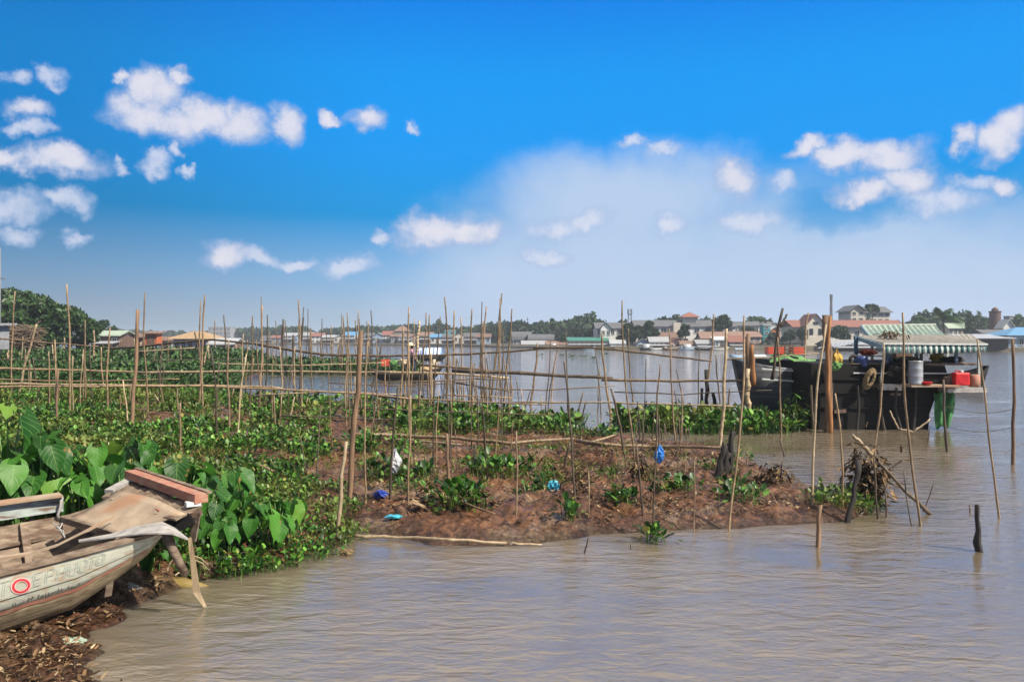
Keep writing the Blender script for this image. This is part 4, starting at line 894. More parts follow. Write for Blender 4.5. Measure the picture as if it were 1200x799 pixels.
for i, (a, b, lab) in enumerate([((196, 668, 7.5), (203, 655, 7.5), 'white twig standing under the bow'), ((205, 674, 7.4), (216, 671, 7.5), 'bent white twig lying under the bow'), ((226, 651, 7.6), (244, 662, 7.7), 'upper pale twig beside the hanging plank'), ((228, 656, 7.6), (245, 668, 7.7), 'lower pale twig beside the hanging plank')]):
    o = MB(); p, q = W(*a), W(*b); o.tube([p, p.lerp(q, .5)+Vector((0, 0, .02)), q], [.008, .007, .004], 5); tag(o.build('twig', M['bamboo_pale'], loc=p), lab, 'twig')
# leaf scraps of palm and a green bag in the rubbish
def bag(px, py, s, m, lab, z=None, D=None, sq=(1, 1, 1), name='plastic_bag', cat='bag'):
    D = D or G2D(py, .22)
    if z is None:
        for _ in range(3): D = G2D(py, max(0, gz(X(px, D), D))+s*.3)
    c = W(px, py, D); mb = MB(); n = 14; k = 8; ph = [rnd.uniform(0, 6) for _ in range(6)]
    n, k = 18, 14; tall = sq[2] > 1.2
    for i in range(k+1):
        th = math.pi*i/k
        for j in range(n):
            a = 2*math.pi*j/n; r = (1-(.62*math.exp(-((i/k-.22)/.13)**2) if tall else 0))*(1+rnd.uniform(-.13, .13))+.22*math.sin(3*a+ph[0]+2*th)+.16*math.sin(5*a+ph[1]-3*th)+.12*math.sin(8*a+ph[2]+5*th)
            mb.v.append((c.x+s*r*math.sin(th)**(1 if tall else .55)*math.cos(a)*sq[0], c.y+s*r*math.sin(th)**(1 if tall else .55)*math.sin(a)*sq[1], c.z+s*math.cos(th)*(1+.15*math.sin(4*a+ph[3]))*sq[2]))
    for i in range(k):
        for j in range(n): mb.f.append((i*n+j, i*n+(j+1) % n, (i+1)*n+(j+1) % n, (i+1)*n+j))
    return tag(mb.build(name, M[m], loc=c), lab, cat, 'rubbish caught on the mud' if name == 'plastic_bag' else None)
bag(446, 579, .09, 'navybag', 'crumpled dark blue plastic bag lying on the mud', sq=(1, .7, .6))
bag(648, 570, .085, 'tealbag', 'teal plastic bag lying beside a yellowish clump')
bag(773, 532, .075, 'bluebag', 'bright blue plastic bag hanging on the dark stake', z=0, D=11.3, sq=(.85, .7, 1.6))
bag(463, 540, .1, 'whitebag', 'white plastic bag hanging on a dark stake', z=0, D=12.0, sq=(.75, .7, 1.7))
bag(461, 605, .07, 'tealbag', 'flattened teal bag scrap left of the dry leaf patch', sq=(1.4, .9, .3))
bag(84, 751, .06, 'mintroof', 'crumpled pale green bag among the brown rubbish below the hull', sq=(1.5, .9, .4))
bag(452, 621, .04, 'whitebag', 'tiny white scrap on mud near the cane', sq=(1.5, .8, .4))
bag(230, 672, .055, 'hat', 'pale crumpled cup beside the splintered plank', sq=(1, .9, 1))
bag(345, 660, .05, 'rope', 'pale straw lump at the green slope water edge', sq=(1.2, .8, .6))
bag(407, 648, .06, 'rope', 'pale dry root clump at the right foot of the green slope', sq=(1.2, .8, .8))
bag(114, 421, .3, 'whitebag', 'whitish scrap hanging under the middle rail at left', z=0, D=70)
# fallen dry palm leaf
o = MB()
for k in range(9):
    a = -1.2+k*.3; c = W(478, 606, 10.7); c.z = gz(c.x, c.y)+.04; e = c+Vector((math.cos(a)*.28, math.sin(a)*.2-.02, .05*math.sin(k))); o.grid([[c+Vector((0, .01, .02)), c+Vector((.02, -.02, .02))], [c.lerp(e, .5)+Vector((0, .025, .05)), c.lerp(e, .5)+Vector((.01, -.025, .04))], [e, e+Vector((.004, -.004, 0))]])
tag(o.build('dry_fan_leaf', M['thatch'], loc=c), 'tan dry fan leaf lying behind the cane on the mud', 'dead leaf')

# dry weed hanging on stakes and the drift heap
def weed(px, py, n, rad, hang, D, lab, name='dry_weed', cat='dead weed', zsp=.1, m='weed_dry'):
    c = W(px, py, D); az = nr.uniform(0, 6.28, n)
    b = np.stack([c.x+nr.normal(0, rad, n), c.y+nr.normal(0, rad*.6, n), c.z+nr.normal(0, zsp, n)], 1)
    V, lo, st, tt = leaves(b, az, nr.uniform(1.4, 2.8, n), hang*nr.uniform(.4, 1.3, n), hang*nr.uniform(.3, .9, n), nr.uniform(.7, 2.6, n), wid=.35)
    return tag(npmesh(name, V, lo, st, tt, M[m], loc=tuple(c)), lab, cat)
weed(749, 547, 90, .06, .12, 11.6, 'ball of dry weed caught on the dark stake of the mud', zsp=.09)
weed(679, 560, 80, .1, .13, 12, 'dark dry weed wrapped round the leaning pole on the mud', zsp=.12)
weed(772, 572, 60, .05, .1, 11.2, 'ragged dry weed on the stake under the blue bag', zsp=.16)
weed(1020, 560, 420, .14, .16, 12, 'hanging curtain of dry weed on the drift heap', name='drift_heap', cat='drift heap', zsp=.22)
weed(1007, 540, 120, .06, .1, 12.1, 'dark dry weed knot on top of the left drift heap stake', zsp=.07)
weed(908, 555, 130, .13, .14, 13.2, 'dead plants at the back of the mud tip', zsp=.09)
weed(890, 565, 90, .18, .12, 13.2, 'low ragged dead plants left of the mud tip', zsp=.05)
weed(930, 478, 90, .1, .2, 21.9, 'yellow green weed hanging by the grey boat hull', zsp=.3, m='hyacinth')
pole(1006,540,994,603,7,'c','thick dark trunk at the left of the drift heap','drift heap sticks',cat='stump')
pole(1024,535,1030,608,3,'d','thin dark stake in the middle of the drift heap','drift heap sticks')
pole(1038,578,1039,606,3,'d','short dark stake at the right of the drift heap','drift heap sticks')
pole(999,510,1022,533,4.5,'p','pale broken cane on top of the drift heap','drift heap sticks',D=12.0,sink=0,name='broken_cane')
pole(1030,541,1096,607,5,'d','dark slanting branch running from the drift heap into the water','drift heap sticks',D=11.4,sink=.2,name='fallen_branch',cat='branch')
pole(1042,550,1052,543,2.5,'d','side twig of the slanting branch','drift heap sticks',D=11.9,sink=.1,name='twig',cat='twig')
pole(998,540,976,582,2,'d','thin bent twig left of the drift heap','drift heap sticks',D=12,sink=0,name='twig',cat='twig')
pole(1094,566,1085,592,1.8,'d','curly twig standing beside the foot of the slanting branch','drift heap sticks',D=11.4,sink=.1,name='twig',cat='twig')
pole(1043,481,1053,502,2,'p','pale twig before the black hull, left arm of the cross','twigs before the black hull',D=21,sink=0,name='twig',cat='twig')
pole(1053,502,1070,506,2,'p','pale twig before the black hull, lower arm of the cross','twigs before the black hull',D=21,sink=0,name='twig',cat='twig')
pole(1090,491,1070,506,2.2,'p','pale twig before the black hull, right arm of the cross','twigs before the black hull',D=21,sink=0,name='twig',cat='twig')
pole(1136,591,1137,601,2.2,'d','tiny curled stalk left of the frayed stump','drift heap sticks',sink=.1,name='twig',cat='twig')
weed(1135, 575, 60, .25, .1, 19, 'floating scrap of dark weed between the two right poles', zsp=.01)
for i, (pts, lab) in enumerate([([(1110,476,20.5),(1150,490,20),(1187,479,19)], 'upper thin net line sagging between right hand poles'), ([(1110,500,20.2),(1150,512,19.5),(1187,500,18)], 'middle thin net line sagging between right hand poles'), ([(1160,535,17.5),(1175,532,17.5),(1200,520,18)], 'net line running from the right pole out of the picture')]):
    P = [W(*p) for p in pts]; q = []
    for k in range(13):
        t = k/12; q.append(P[0]*(1-t)**2+P[1]*2*t*(1-t)+P[2]*t*t)
    o = MB(); o.tube(q, .006, 4); tag(o.build('net_line', M['bamboo_dark'], loc=P[0]), lab, 'net line')

# ------------------------------------------------------------------ boats
def sampan(root, c, L, beam, h, rise, m, rz=0, stern=.5, cap='boat_wood', draft=.2):
    """double ended plank hull along local x, centre c at the waterline"""
    c = Vector(c); R3 = Matrix.Rotation(rz, 3, 'Z'); n = 22; out = []; cl = []; cr = []
    for i in range(n+1):
        s = -1+2*i/n; e = abs(s)**2.6; rs = rise if s > 0 else rise*stern
        hw = beam/2*(1-abs(s)**3*.82); zt = h+rs*abs(s)**2.2; zb = -draft+(h+rs+draft-.08)*abs(s)**4.5
        x = s*L/2
        sec = [(x, hw, zt), (x*.99, hw*.93, zb+(zt-zb)*.5), (x*.98, hw*.6, zb), (x*.98, -hw*.6, zb), (x*.99, -hw*.93, zb+(zt-zb)*.5), (x, -hw, zt)]
        out.append([c+R3 @ Vector(p) for p in sec]); cl.append(c+R3 @ Vector((x, hw, zt))); cr.append(c+R3 @ Vector((x, -hw, zt)))
    mb = MB(); mb.grid(out); mb.f.append(tuple(range(6))); mb.f.append(tuple(n*6+j for j in reversed(range(6))))
    hl = part(mb, 'hull', m, root, True); solid(hl, .04)
    for side in (cl, cr):
        mb = MB(); mb.grid([[p+R3 @ Vector((0, -.035, .02)), p+R3 @ Vector((0, .035, .02))] for p in side], .045); part(mb, 'gunwale', M[cap], root)
    mb = MB(); mb.grid([[out[i][1].lerp(out[i][4], q)+Vector((0, 0, .05)) for q in (.06, .5, .94)] for i in range(3, n-2)], .03); part(mb, 'deck', M['boat_wood'], root)
    return hl
def crate(px0, px1, py0, py1, D, m, lab, name='crate', cat='crate', dep=.3, group=None, slats=True):
    a, b = W(px0, py1, D), W(px1, py0, D); w, h = b.x-a.x, b.z-a.z; c = Vector(((a.x+b.x)/2, D+dep/2, a.z)); mb = MB(); t = .035*max(w, .3)
    for k in range(3):
        z = a.z+h*(k+.5)/3; hh = h/3*.8
        mb.box((c.x, D, z), (w, t, hh)); mb.box((c.x, D+dep, z), (w, t, hh)); mb.box((a.x, c.y, z), (t, dep+t-.004, hh*.98)); mb.box((b.x, c.y, z), (t, dep+t-.004, hh*.98))
    for x in (a.x+t*1.1, b.x-t*1.1):
        for y in (D+t*1.1, D+dep-t*1.1): mb.box((x, y, a.z+h/2), (t, t, h*.97))
    mb.box((c.x, c.y, a.z+t/2), (w*.98, dep*.98, t)); return tag(mb.build(name, M[m], loc=c), lab, cat, group)

# moored sampan with a person
D = 49.6; root = thing('sampan', 'dark narrow sampan moored at the floating strip with goods and a person', 'boat', (X(478, D), D, 0))
sampan(root, (X(477, D), D, 0), 4.5, 1.15, .5, .35, M['blackwood'], R(3))
mb = MB(); mb.tube([W(512, 433, D), W(521, 430, D-.1), W(531, 423, D-.2)], [.05, .045, .035], 7); part(mb, 'propeller_shaft', M['steel'], root, True)
mb = MB(); mb.box(W(509, 429, D), (.34, .3, .3)); mb.lathe(W(509, 425, D), [(.14, -.1), (.16, 0), (.12, .18), (.05, .22)], 12); mb.tube([W(511, 427, D), W(514, 424, D)], .03, 6); part(mb, 'engine', M['hat'], root)
mb = MB(); mb.grid([[W(492, 434, D-.5)+Vector((0, 0, .0)), W(492, 430, D), W(492, 433, D+.4)], [W(498, 432, D-.5), W(498, 428.5, D), W(498, 432, D+.4)], [W(504, 434, D-.5), W(504, 430, D), W(504, 433, D+.4)]], .03); part(mb, 'tarp', M['thatch'], root)
crate(447, 456, 421, 429, D-.1, 'orangeplastic', 'orange red crate standing in the moored sampan', dep=.45)
bag(461, 425, .2, 'greencloth', 'green bundle beside the orange crate in the sampan', z=0, D=D, sq=(1.2, 1, .8), name='bundle', cat='bundle')
bag(467, 424, .16, 'whitebag', 'white sack beside the green bundle in the sampan', z=0, D=D+.2, sq=(1.1, 1, 1), name='sack', cat='sack')
bag(475, 424, .3, 'hat', 'beige bundle in front of the standing person', z=0, D=D, sq=(1.2, .9, .6), name='bundle', cat='bundle')
o = MB()
for k in range(24):
    a = 2*math.pi*k/24; b = 2*math.pi*(k+1)/24; c = W(477.5, 430.5, D-.62)
    o.tube([c+Vector((math.cos(a)*.17, 0, math.sin(a)*.17)), c+Vector((math.cos(b)*.17, 0, math.sin(b)*.17))], .06, 7, False)
tag(o.build('tyre', M['char'], loc=W(477.5, 430.5, D-.62), smooth=True), 'black tyre fender hanging on the sampan side', 'tyre')
# person: one skinned body, standing on the sampan
def person(px, D, zf, zh):
    Hh = zh-zf; s = Hh/1.55; c = Vector((X(px, D), D, zf)); root = thing('person', 'person standing in the sampan with pale hat, pink top and navy trousers holding a pole', 'person', c)
    J = {'pel': (0, 0, .82), 'wai': (-.02, 0, 1.0), 'che': (-.06, 0, 1.2), 'nk': (-.1, 0, 1.32), 'hd': (-.13, -.01, 1.42), 'ht': (-.135, -.01, 1.5), 'hl': (.0, .09, .78), 'kl': (-.03, .1, .42), 'al': (.02, .1, .06), 'tl': (-.13, .1, .03), 'hr': (.0, -.09, .78), 'kr': (.05, -.11, .42), 'ar': (.1, -.1, .06), 'tr': (-.04, -.11, .03),
         'sl': (-.07, .16, 1.24), 'el': (-.16, .21, 1.0), 'wl': (-.3, .12, .98), 'fl': (-.36, .08, 1.0), 'sr': (-.07, -.16, 1.24), 'er': (.06, -.23, 1.02), 'wr': (.12, -.2, .84), 'fr': (.15, -.2, .78)}
    rad = {'pel': .13, 'wai': .115, 'che': .13, 'nk': .05, 'hd': .088, 'ht': .075, 'hl': .09, 'kl': .06, 'al': .042, 'tl': .03, 'hr': .09, 'kr': .06, 'ar': .042, 'tr': .03, 'sl': .055, 'el': .042, 'wl': .028, 'fl': .03, 'sr': .055, 'er': .042, 'wr': .028, 'fr': .03}
    E = [('pel', 'wai'), ('wai', 'che'), ('che', 'nk'), ('nk', 'hd'), ('hd', 'ht'), ('pel', 'hl'), ('hl', 'kl'), ('kl', 'al'), ('al', 'tl'), ('pel', 'hr'), ('hr', 'kr'), ('kr', 'ar'), ('ar', 'tr'), ('che', 'sl'), ('sl', 'el'), ('el', 'wl'), ('wl', 'fl'), ('che', 'sr'), ('sr', 'er'), ('er', 'wr'), ('wr', 'fr')]
    def skin(name, keys, m, grow, lim=None):
        ks = [k for k in J if k in keys]; me = bpy.data.meshes.new(name); me.from_pydata([Vector(J[k])*s for k in ks], [(ks.index(a), ks.index(b)) for a, b in E if a in ks and b in ks], []); me.materials.append(m)
        o = bpy.data.objects.new(name, me); C.objects.link(o); o.parent = root; o.modifiers.new('skin', 'SKIN')
        for i, k in enumerate(ks): me.skin_vertices[0].data[i].radius = (rad[k]*s*grow, rad[k]*s*grow)
        me.skin_vertices[0].data[0].use_root = True
        sb = o.modifiers.new('sub', 'SUBSURF'); sb.levels = 2; sb.render_levels = 2; return o
    skin('body', list(J), M['skin'], 1)
    skin('trousers', ['pel', 'hl', 'kl', 'al', 'hr', 'kr', 'ar'], M['trousers'], 1.25)
    skin('blouse', ['wai', 'che', 'sl', 'el', 'wl', 'sr', 'er', 'wr'], M['blouse'], 1.2)
    mb = MB(); hc = c+Vector((-.135, -.01, 1.5))*s; mb.lathe(hc, [(.24*s, -.01*s), (.22*s, .02*s), (.12*s, .1*s), (.02*s, .16*s)], 16); part(mb, 'hat', M['hat'], root, True)
    mb = MB(); mb.lathe(c+Vector((-.1, .0, 1.42))*s, [(.05*s, -.1*s), (.088*s, -.03*s), (.092*s, .05*s)], 12); part(mb, 'hair', M['hair'], root, True)
    mb = MB()
    for y in (-.035, .035): mb.box(c+Vector((-.218, y-.01, 1.43))*s, (.012*s, .022*s, .012*s))
    part(mb, 'eyes', M['hair'], root)
    mb = MB(); mb.box(c+Vector((-.222, -.01, 1.405))*s, (.03*s, .022*s, .035*s)); part(mb, 'nose', M['skin'], root)
    return root
person(484.5, D-.15, .33, 2.33-.12)
o = MB(); o.tube([W(488.5, 402, D-.3), W(488, 416, D-.3), W(487, 431, D-.3)], .025, 6); tag(o.build('punting_pole', M['bamboo_dark'], loc=W(487, 431, D-.3)), 'dark punting pole held upright by the person in the sampan', 'pole')
# striped cover boat farther out
D = 96; root = thing('covered_boat', 'boat with a blue and white striped cover out on the river', 'boat', (X(503, D), D, 0))
sampan(root, (X(503, D), D, 0), 4.2, 1.4, .4, .3, M['blackwood'], R(-4))
mb = MB(); mb.grid([[Vector((X(488, D)+q*3.1, D-.75*math.cos(a), .55+.95*math.sin(a))) for a in [math.pi*k/10 for k in range(11)]] for q in (0, .25, .5, .75, 1)], .02); part(mb, 'striped_cover', M['bluestripe'], root, True)
# beached dark boat at left
D = 57; root = thing('beached_boat', 'low dark boat lying among the left plots below the thatched house', 'boat', (X(208, D), D, .3))
sampan(root, (X(208, D), D, .3), 4.6, 1.3, .35, .3, M['blackwood'], R(2))
D = 60; root = thing('beached_boat', 'smaller brown boat drawn up behind the low dark one', 'boat', (X(190, D), D, .3))
sampan(root, (X(193, D), D+2, .5), 3.6, 1.2, .4, .35, M['brownwall'], R(-3))
# big grey boat
root = thing('cargo_boat', 'tall grey sided cargo boat with green cloth and orange crates aboard', 'boat', (8.7, 24.6, 0))
sampan(root, (8.75, 24.6, 0), 3.9, 1.9, 1.62, .3, M['greyboat'], R(182), stern=.35, cap='trim', draft=.3)
mb = MB()
for t in (0, 1): mb.bar(W(893, 432+t*12, 23.5), W(966, 437+t*12, 23.55), .03, .05)
part(mb, 'rubbing_strake', M['trim'], root)
rows = [[W(902+i*9, 424-4*math.sin(i*.9)-7*math.sin(math.pi*j/6)+2.2*math.sin(i*2+j), 23.7+j*.3) for j in range(6)] for i in range(7)]
mb = MB(); mb.grid(rows, .02); tag(mb.build('green_cover', M['greencloth'], loc=rows[3][2]), 'crumpled light green cloth spread over the grey boat deck', 'cloth')
for a, b, lab in ((900.5, 910, 'left orange crate on the green cloth'), (912.5, 919, 'narrow middle orange crate on the green cloth'), (930.5, 942, 'right wide orange crate on the green cloth')):
    crate(a, b, 406.5, 415, 24.0, 'orangeplastic', lab, dep=.35, group='orange crates on the grey boat')
mb = MB(); q0, q1 = W(920, 415, 24), W(929, 404.5, 24)
for x in (q0.x, q1.x): mb.box((x, 24, (q0.z+q1.z)/2), (.03, .03, q1.z-q0.z)); mb.box((x, 24.3, (q0.z+q1.z)/2), (.03, .03, q1.z-q0.z))
for z in (q0.z+.05, (q0.z+q1.z)/2, q1.z): mb.box(((q0.x+q1.x)/2, 24, z), (q1.x-q0.x-.034, .024, .03)); mb.box(((q0.x+q1.x)/2, 24.3, z), (q1.x-q0.x-.034, .024, .03))
mb.box(((q0.x+q1.x)/2, 24.15, q0.z+.12), (q1.x-q0.x-.04, .27, .02)); tag(mb.build('chair_frame', M['brownwall'], loc=q0), 'brown wooden rack between the orange crates', 'rack')

# floating house
FH = thing('floating_house', 'black hulled floating house with green roofs and striped awning', 'houseboat', (11.2, 23, 0))
prof = [(949, 425), (1000, 425.5), (1060, 426), (1108, 427), (1112, 440), (1108, 455), (1096, 468), (1090, 485), (1088, 512), (953, 512), (950, 480)]
def extr(prof, D0, D1, jog=.25):
    mb = MB(); n = len(prof); f = [W(x, y, D0) for x, y in prof]; b = [v+Vector((0, D1-D0, 0)) for v in f]
    f2 = [v+Vector((0, jog, 0)) for v in f]; cx = sum(v.x for v in f)/n; cz = sum(v.z for v in f)/n
    f1 = [Vector((cx+(v.x-cx)*.985, v.y, cz+(v.z-cz)*.97)) for v in f]
    mb.add(f1+f2+b, [tuple(range(n-1, -1, -1))]+[(i, (i+1) % n, n+(i+1) % n, n+i) for i in range(n)]+[(n+i, n+(i+1) % n, 2*n+(i+1) % n, 2*n+i) for i in range(n)]+[tuple(2*n+i for i in range(n))]); return mb
part(extr(prof, 22.2, 27.2), 'hull', M['blackwood'], FH)
for y0 in (444, 460, 478):
    mb = MB(); mb.bar(W(951, y0, 22.17), W(1090, y0+1, 22.17), .05, .03); part(mb, 'hull_plank_edge', M['blackwood'], FH)
mb = MB(); mb.bar(W(1000, 437, 22.16), W(1109, 437.5, 22.16), .03, .035); part(mb, 'rub_rail', M['trim'], FH)
mb = MB(); mb.bar(W(1030, 453, 22.1), W(1056, 454, 22.1), .1, .17); part(mb, 'fender_board', M['grey_board'], FH)
mb = MB(); mb.box((W(1030, 425, 24.5)+Vector((0, 0, .02))), (3.7, 4.6, .05)); part(mb, 'deck', M['boat_wood'], FH)
mb = MB(); a = W(1064, 452, 21.75); b = W(1121, 452, 21.75); mb.box(((a.x+b.x)/2, 21.85, a.z), (b.x-a.x, .6, .05)); part(mb, 'shelf', M['plywood'], FH)
mb = MB(); a = W(1106, 455.5, 21.9); b = W(1152, 455.5, 21.9); mb.box(((a.x+b.x)/2, 22.2, a.z-.03), (b.x-a.x, 1, .12)); part(mb, 'rear_platform', M['grey_board'], FH)
def post(px, y0, y1, D, m, w=.07, px2=None):
    mb = MB(); mb.bar(W(px, y0, D), W(px2 or px, y1, D), w, w); part(mb, 'post', M[m], FH)
post(1003, 394, 425, 24.3, 'bluepost', .09); post(1038, 402, 450, 22.05, 'paleposts', .06, 1032); post(1042, 403, 436, 22.3, 'bluepost', .09); post(1120.5, 403, 426, 22.15, 'bluepost', .07)
post(1074, 400, 425, 23.8, 'white', .08); post(1079.5, 400, 425, 23.7, 'white', .07); post(1098, 400, 425, 24.2, 'boat_wood', .07); post(1147, 403, 455, 22.1, 'paleposts', .06); post(1110, 398, 425, 26.2, 'paleposts', .08); post(1022, 394, 425, 26, 'paleposts', .07)
def sheet(p, D, nrib, m, name, amp=.018, thick=.012):
    """p: front-left, front-right, back-right, back-left pixel corners; D: front, back"""
    fl, fr, br, bl = W(*p[0], D[0]), W(*p[1], D[0]), W(*p[2], D[1]), W(*p[3], D[1]); k = nrib*4; rows = []
    for i in range(k+1):
        u = i/k; z = amp*math.cos(2*math.pi*u*nrib)
        rows.append([fl.lerp(fr, u).lerp(bl.lerp(br, u), v)+Vector((0, 0, z-.03*math.sin(math.pi*v)+.012*math.sin(u*9+v*4))) for v in (0, .33, .66, 1)])
    mb = MB(); mb.grid(rows, thick); return part(mb, name, M[m], FH)
sheet([(1034, 402.5), (1157, 403.5), (1138, 392), (1002, 392.5)], (21.9, 24.8), 24, 'oldroof', 'front_roof')
sheet([(1021, 394), (1108, 393.5), (1096, 380.5), (1010, 381)], (25.2, 28), 14, 'mintroof', 'rear_roof', .03)
mb = MB(); mb.bar(W(1010, 381, 28), W(1096, 380, 28), .12, .06); part(mb, 'ridge_cap', M['trim'], FH)
mb = MB(); mb.grid([[W(1020.5, 393.5, 25.2), W(1009.5, 380.5, 28)], [W(1020, 397, 25.2), W(1009, 384.5, 28)]], .04, (1, 0, 0)); part(mb, 'fascia', M['bluefascia'], FH)
mb = MB(); mb.grid([[W(1034, 403, 21.88), W(1001.5, 393, 24.8)], [W(1034, 409, 21.88), W(1001.5, 397, 24.8)]], .04, (1, 0, 0)); part(mb, 'fascia', M['bluefascia'], FH)
rows = []
for i in range(97):
    u = i/96; px = 1035+u*121; low = 413.5-4*max(0, u-.55)+1.2*abs(math.sin(u*math.pi*19)); rows.append([W(px, 402.8, 21.86), W(px, (402.8+low)/2, 21.84+.02*math.sin(u*120)), W(px, low, 21.82+.03*math.sin(u*120))])
mb = MB(); mb.grid(rows, .008, (0, 1, 0)); part(mb, 'striped_awning', M['awning'], FH, True)
mb = MB(); mb.bar(W(1035, 402.6, 21.84), W(1157, 403.4, 21.84), .06, .05); part(mb, 'eave_beam', M['trim'], FH)
sheet([(958, 408), (1004, 403), (1008, 399), (965, 405)], (24.5, 26.5), 8, 'zinc', 'side_roof', .015)
mb = MB(); a = W(1045, 425, 25.5); b = W(1064, 407, 25.5); mb.box(((a.x+b.x)/2, 25.6, (a.z+b.z)/2), (b.x-a.x, .8, b.z-a.z)); part(mb, 'cupboard', M['brownwall'], FH)
mb = MB(); mb.bar(W(1005, 423, 23.1), W(1036, 423, 23.1), .04, .04); mb.bar(W(1005, 417, 23.1), W(1036, 417.5, 23.1), .03, .03); part(mb, 'railing', M['bluepost'], FH)
weed(1043, 391.5, 130, .2, .13, 23.6, 'clump of dry weed lying on the weathered front roof', name='roof_weed', zsp=.04)
for k in range(6):
    px = 958+k*24+rnd.uniform(-8, 8); mb = MB(); mb.tube([W(px, 446+rnd.uniform(-6, 9), 22.0), W(px+rnd.uniform(-3, 3), 478, 22.02), W(px+rnd.uniform(-9, 9), 507, 22.0)], [.03, .035, .04], 7); part(mb, 'hull_pile', M['bamboo_dark' if k % 3 == 0 else 'char'], FH)
for k, (px, py, w_, h_, mm_) in enumerate([(985, 482, 14, 4, 'brownwall'), (1050, 462, 12, 3, 'boat_wood')]):
    mb = MB(); mb.box(W(px, py, 22.1)+Vector((0, .03, 0)), (w_/F*22, .05, h_/F*22), 0, 0, rnd.uniform(-.15, .15)); part(mb, 'hull_patch', M[mm_], FH)
# things on the floating house
c = W(1073, 451, 21.75); mb = MB(); mb.lathe(c, [(.185, .02), (.19, .06), (.182, .08), (.182, .22), (.19, .24), (.182, .26), (.182, .42), (.19, .44), (.182, .46), (.182, .62), (.192, .64), (.19, .66), (.17, .65)], 28); tag(mb.build('metal_drum', M['drum'], loc=c, smooth=True), 'grey galvanised drum standing on the floating house shelf', 'drum')
root = thing('jerrycan', 'bright red jerrycan with white cap on the shelf end', 'jerrycan', W(1128, 452, 21.8)); a = W(1119.5, 452, 21.75); b = W(1137, 436.5, 21.75)
mb = MB(); w_, h_ = b.x-a.x, b.z-a.z; mb.box(((a.x+b.x)/2, 21.86, a.z+h_/2), (w_, .22, h_*.98)); mb.box(((a.x+b.x)/2, 21.86, a.z+h_/2), (w_*.96, .25, h_*.92)); bo = part(mb, 'body', M['redplastic'], root)
bv = bo.modifiers.new('bevel', 'BEVEL'); bv.width = .025; bv.segments = 2
mb = MB(); mb.lathe(Vector(((a.x+b.x)/2, 21.74, a.z+h_/2)), [(.13, 0), (.13, -.012), (.11, -.012), (.11, -.002)], 24, 'y'); part(mb, 'embossed_ring', M['redplastic'], root)
mb = MB(); mb.lathe(Vector(((a.x+b.x)/2+.02, 21.85, b.z-.01)), [(.05, 0), (.05, .06), (.04, .07)], 14); part(mb, 'cap', M['white'], root)
mb = MB(); mb.tube([(a.x+.05, 21.86, b.z), (a.x+.07, 21.86, b.z+.05), ((a.x+b.x)/2-.05, 21.86, b.z+.05), ((a.x+b.x)/2-.03, 21.86, b.z)], .015, 7); part(mb, 'handle', M['redplastic'], root)
c = W(1085.5, 451.3, 21.65); mb = MB(); mb.lathe(c, [(.11, 0), (.15, .09), (.165, .095), (.155, .085), (.1, .02)], 24); tag(mb.build('red_basin', M['redplastic'], loc=c, smooth=True), 'flat red basin beside the galvanised drum', 'basin')
c = W(1142, 453, 22.1); mb = MB(); mb.lathe(c, [(.13, 0), (.15, .1), (.14, .3), (.09, .34)], 18); tag(mb.build('dark_red_tub', M['boat_red'], loc=c, smooth=True), 'dark red tub behind the bright red jerrycan', 'tub')
c = W(1112, 453, 22.05); mb = MB(); mb.lathe(c, [(.1, 0), (.15, .06), (.16, .2), (.12, .28)], 18); tag(mb.build('clay_pot', M['brownwall'], loc=c, smooth=True), 'brown pot on the shelf left of the red jerrycan', 'pot')
def torus(c, r0, r1, m, lab, name, cat, sq=(1, 1), tilt=0, loops=4):
    mb = MB()
    for q in range(loops):
        rr = r0*(1-.08*q+rnd.uniform(-.03, .03)); pts = []
        for k in range(29):
            a = 2*math.pi*k/28; pts.append(c+Vector((math.cos(a)*rr*sq[0]+math.sin(a)*tilt*rr, rnd.uniform(-.02, .02)-.02*q, math.sin(a)*rr*sq[1])))
        mb.tube(pts, r1, 6)
    return tag(mb.build(name, M[m], loc=c, smooth=True), lab, cat)
torus(W(1018.5, 444, 22.0), .27, .042, 'rope', 'tan coil of rope hanging on the black hull', 'rope_coil', 'rope', (.45, 1.0), .35, 5)
torus(W(1001, 421.5, 22.4), .11, .05, 'char', 'small black tyre on the deck of the floating house', 'tyre', 'tyre', loops=1)
c = W(1009, 430.5, 22.12); c.y = 22.02; mb = MB(); mb.lathe(W(1010, 430, 22.35), [(.15, 0), (.17, .04), (.16, .17), (.17, .2), (.15, .3), (.1, .31)], 20); tag(mb.build('blue_drum', M['bluedrum'], loc=W(1010, 430, 22.35), smooth=True), 'blue plastic drum on the deck above the coil of rope', 'drum')
bag(981, 420, .17, 'yellow', 'yellow sack tied right of the orange timber', z=0, D=21.9, sq=(.75, .6, 1.35), name='yellow_sack', cat='sack')
bag(979, 428, .13, 'greencloth', 'green rag under the yellow sack', z=0, D=21.9, name='green_rag', cat='rag')
bag(1099, 419.5, .17, 'yellow', 'small yellow bundle under the striped awning', z=0, D=23.4, sq=(1.1, .7, .9), name='yellow_bundle', cat='bundle')
bag(1063, 422, .2, 'thatch', 'brown baskets heap under the striped awning', z=0, D=23.3, sq=(1.8, .7, .5), name='basket_heap', cat='baskets')
bag(1017, 413, .17, 'orangeplastic', 'orange red bundle hanging under the left roof', z=0, D=25, sq=(1.5, .5, .5), name='orange_bundle', cat='bundle')
bag(1056, 432, .22, 'blackwood', 'black sheet bundled between drum and blue post', z=0, D=22.1, sq=(1.6, .4, 1.2), name='black_sheet', cat='sheet')
bag(1117, 421.5, .15, 'char', 'dark gear heap on the deck under the awning end', z=0, D=23.2, sq=(1.9, .7, .6), name='gear_heap', cat='gear')
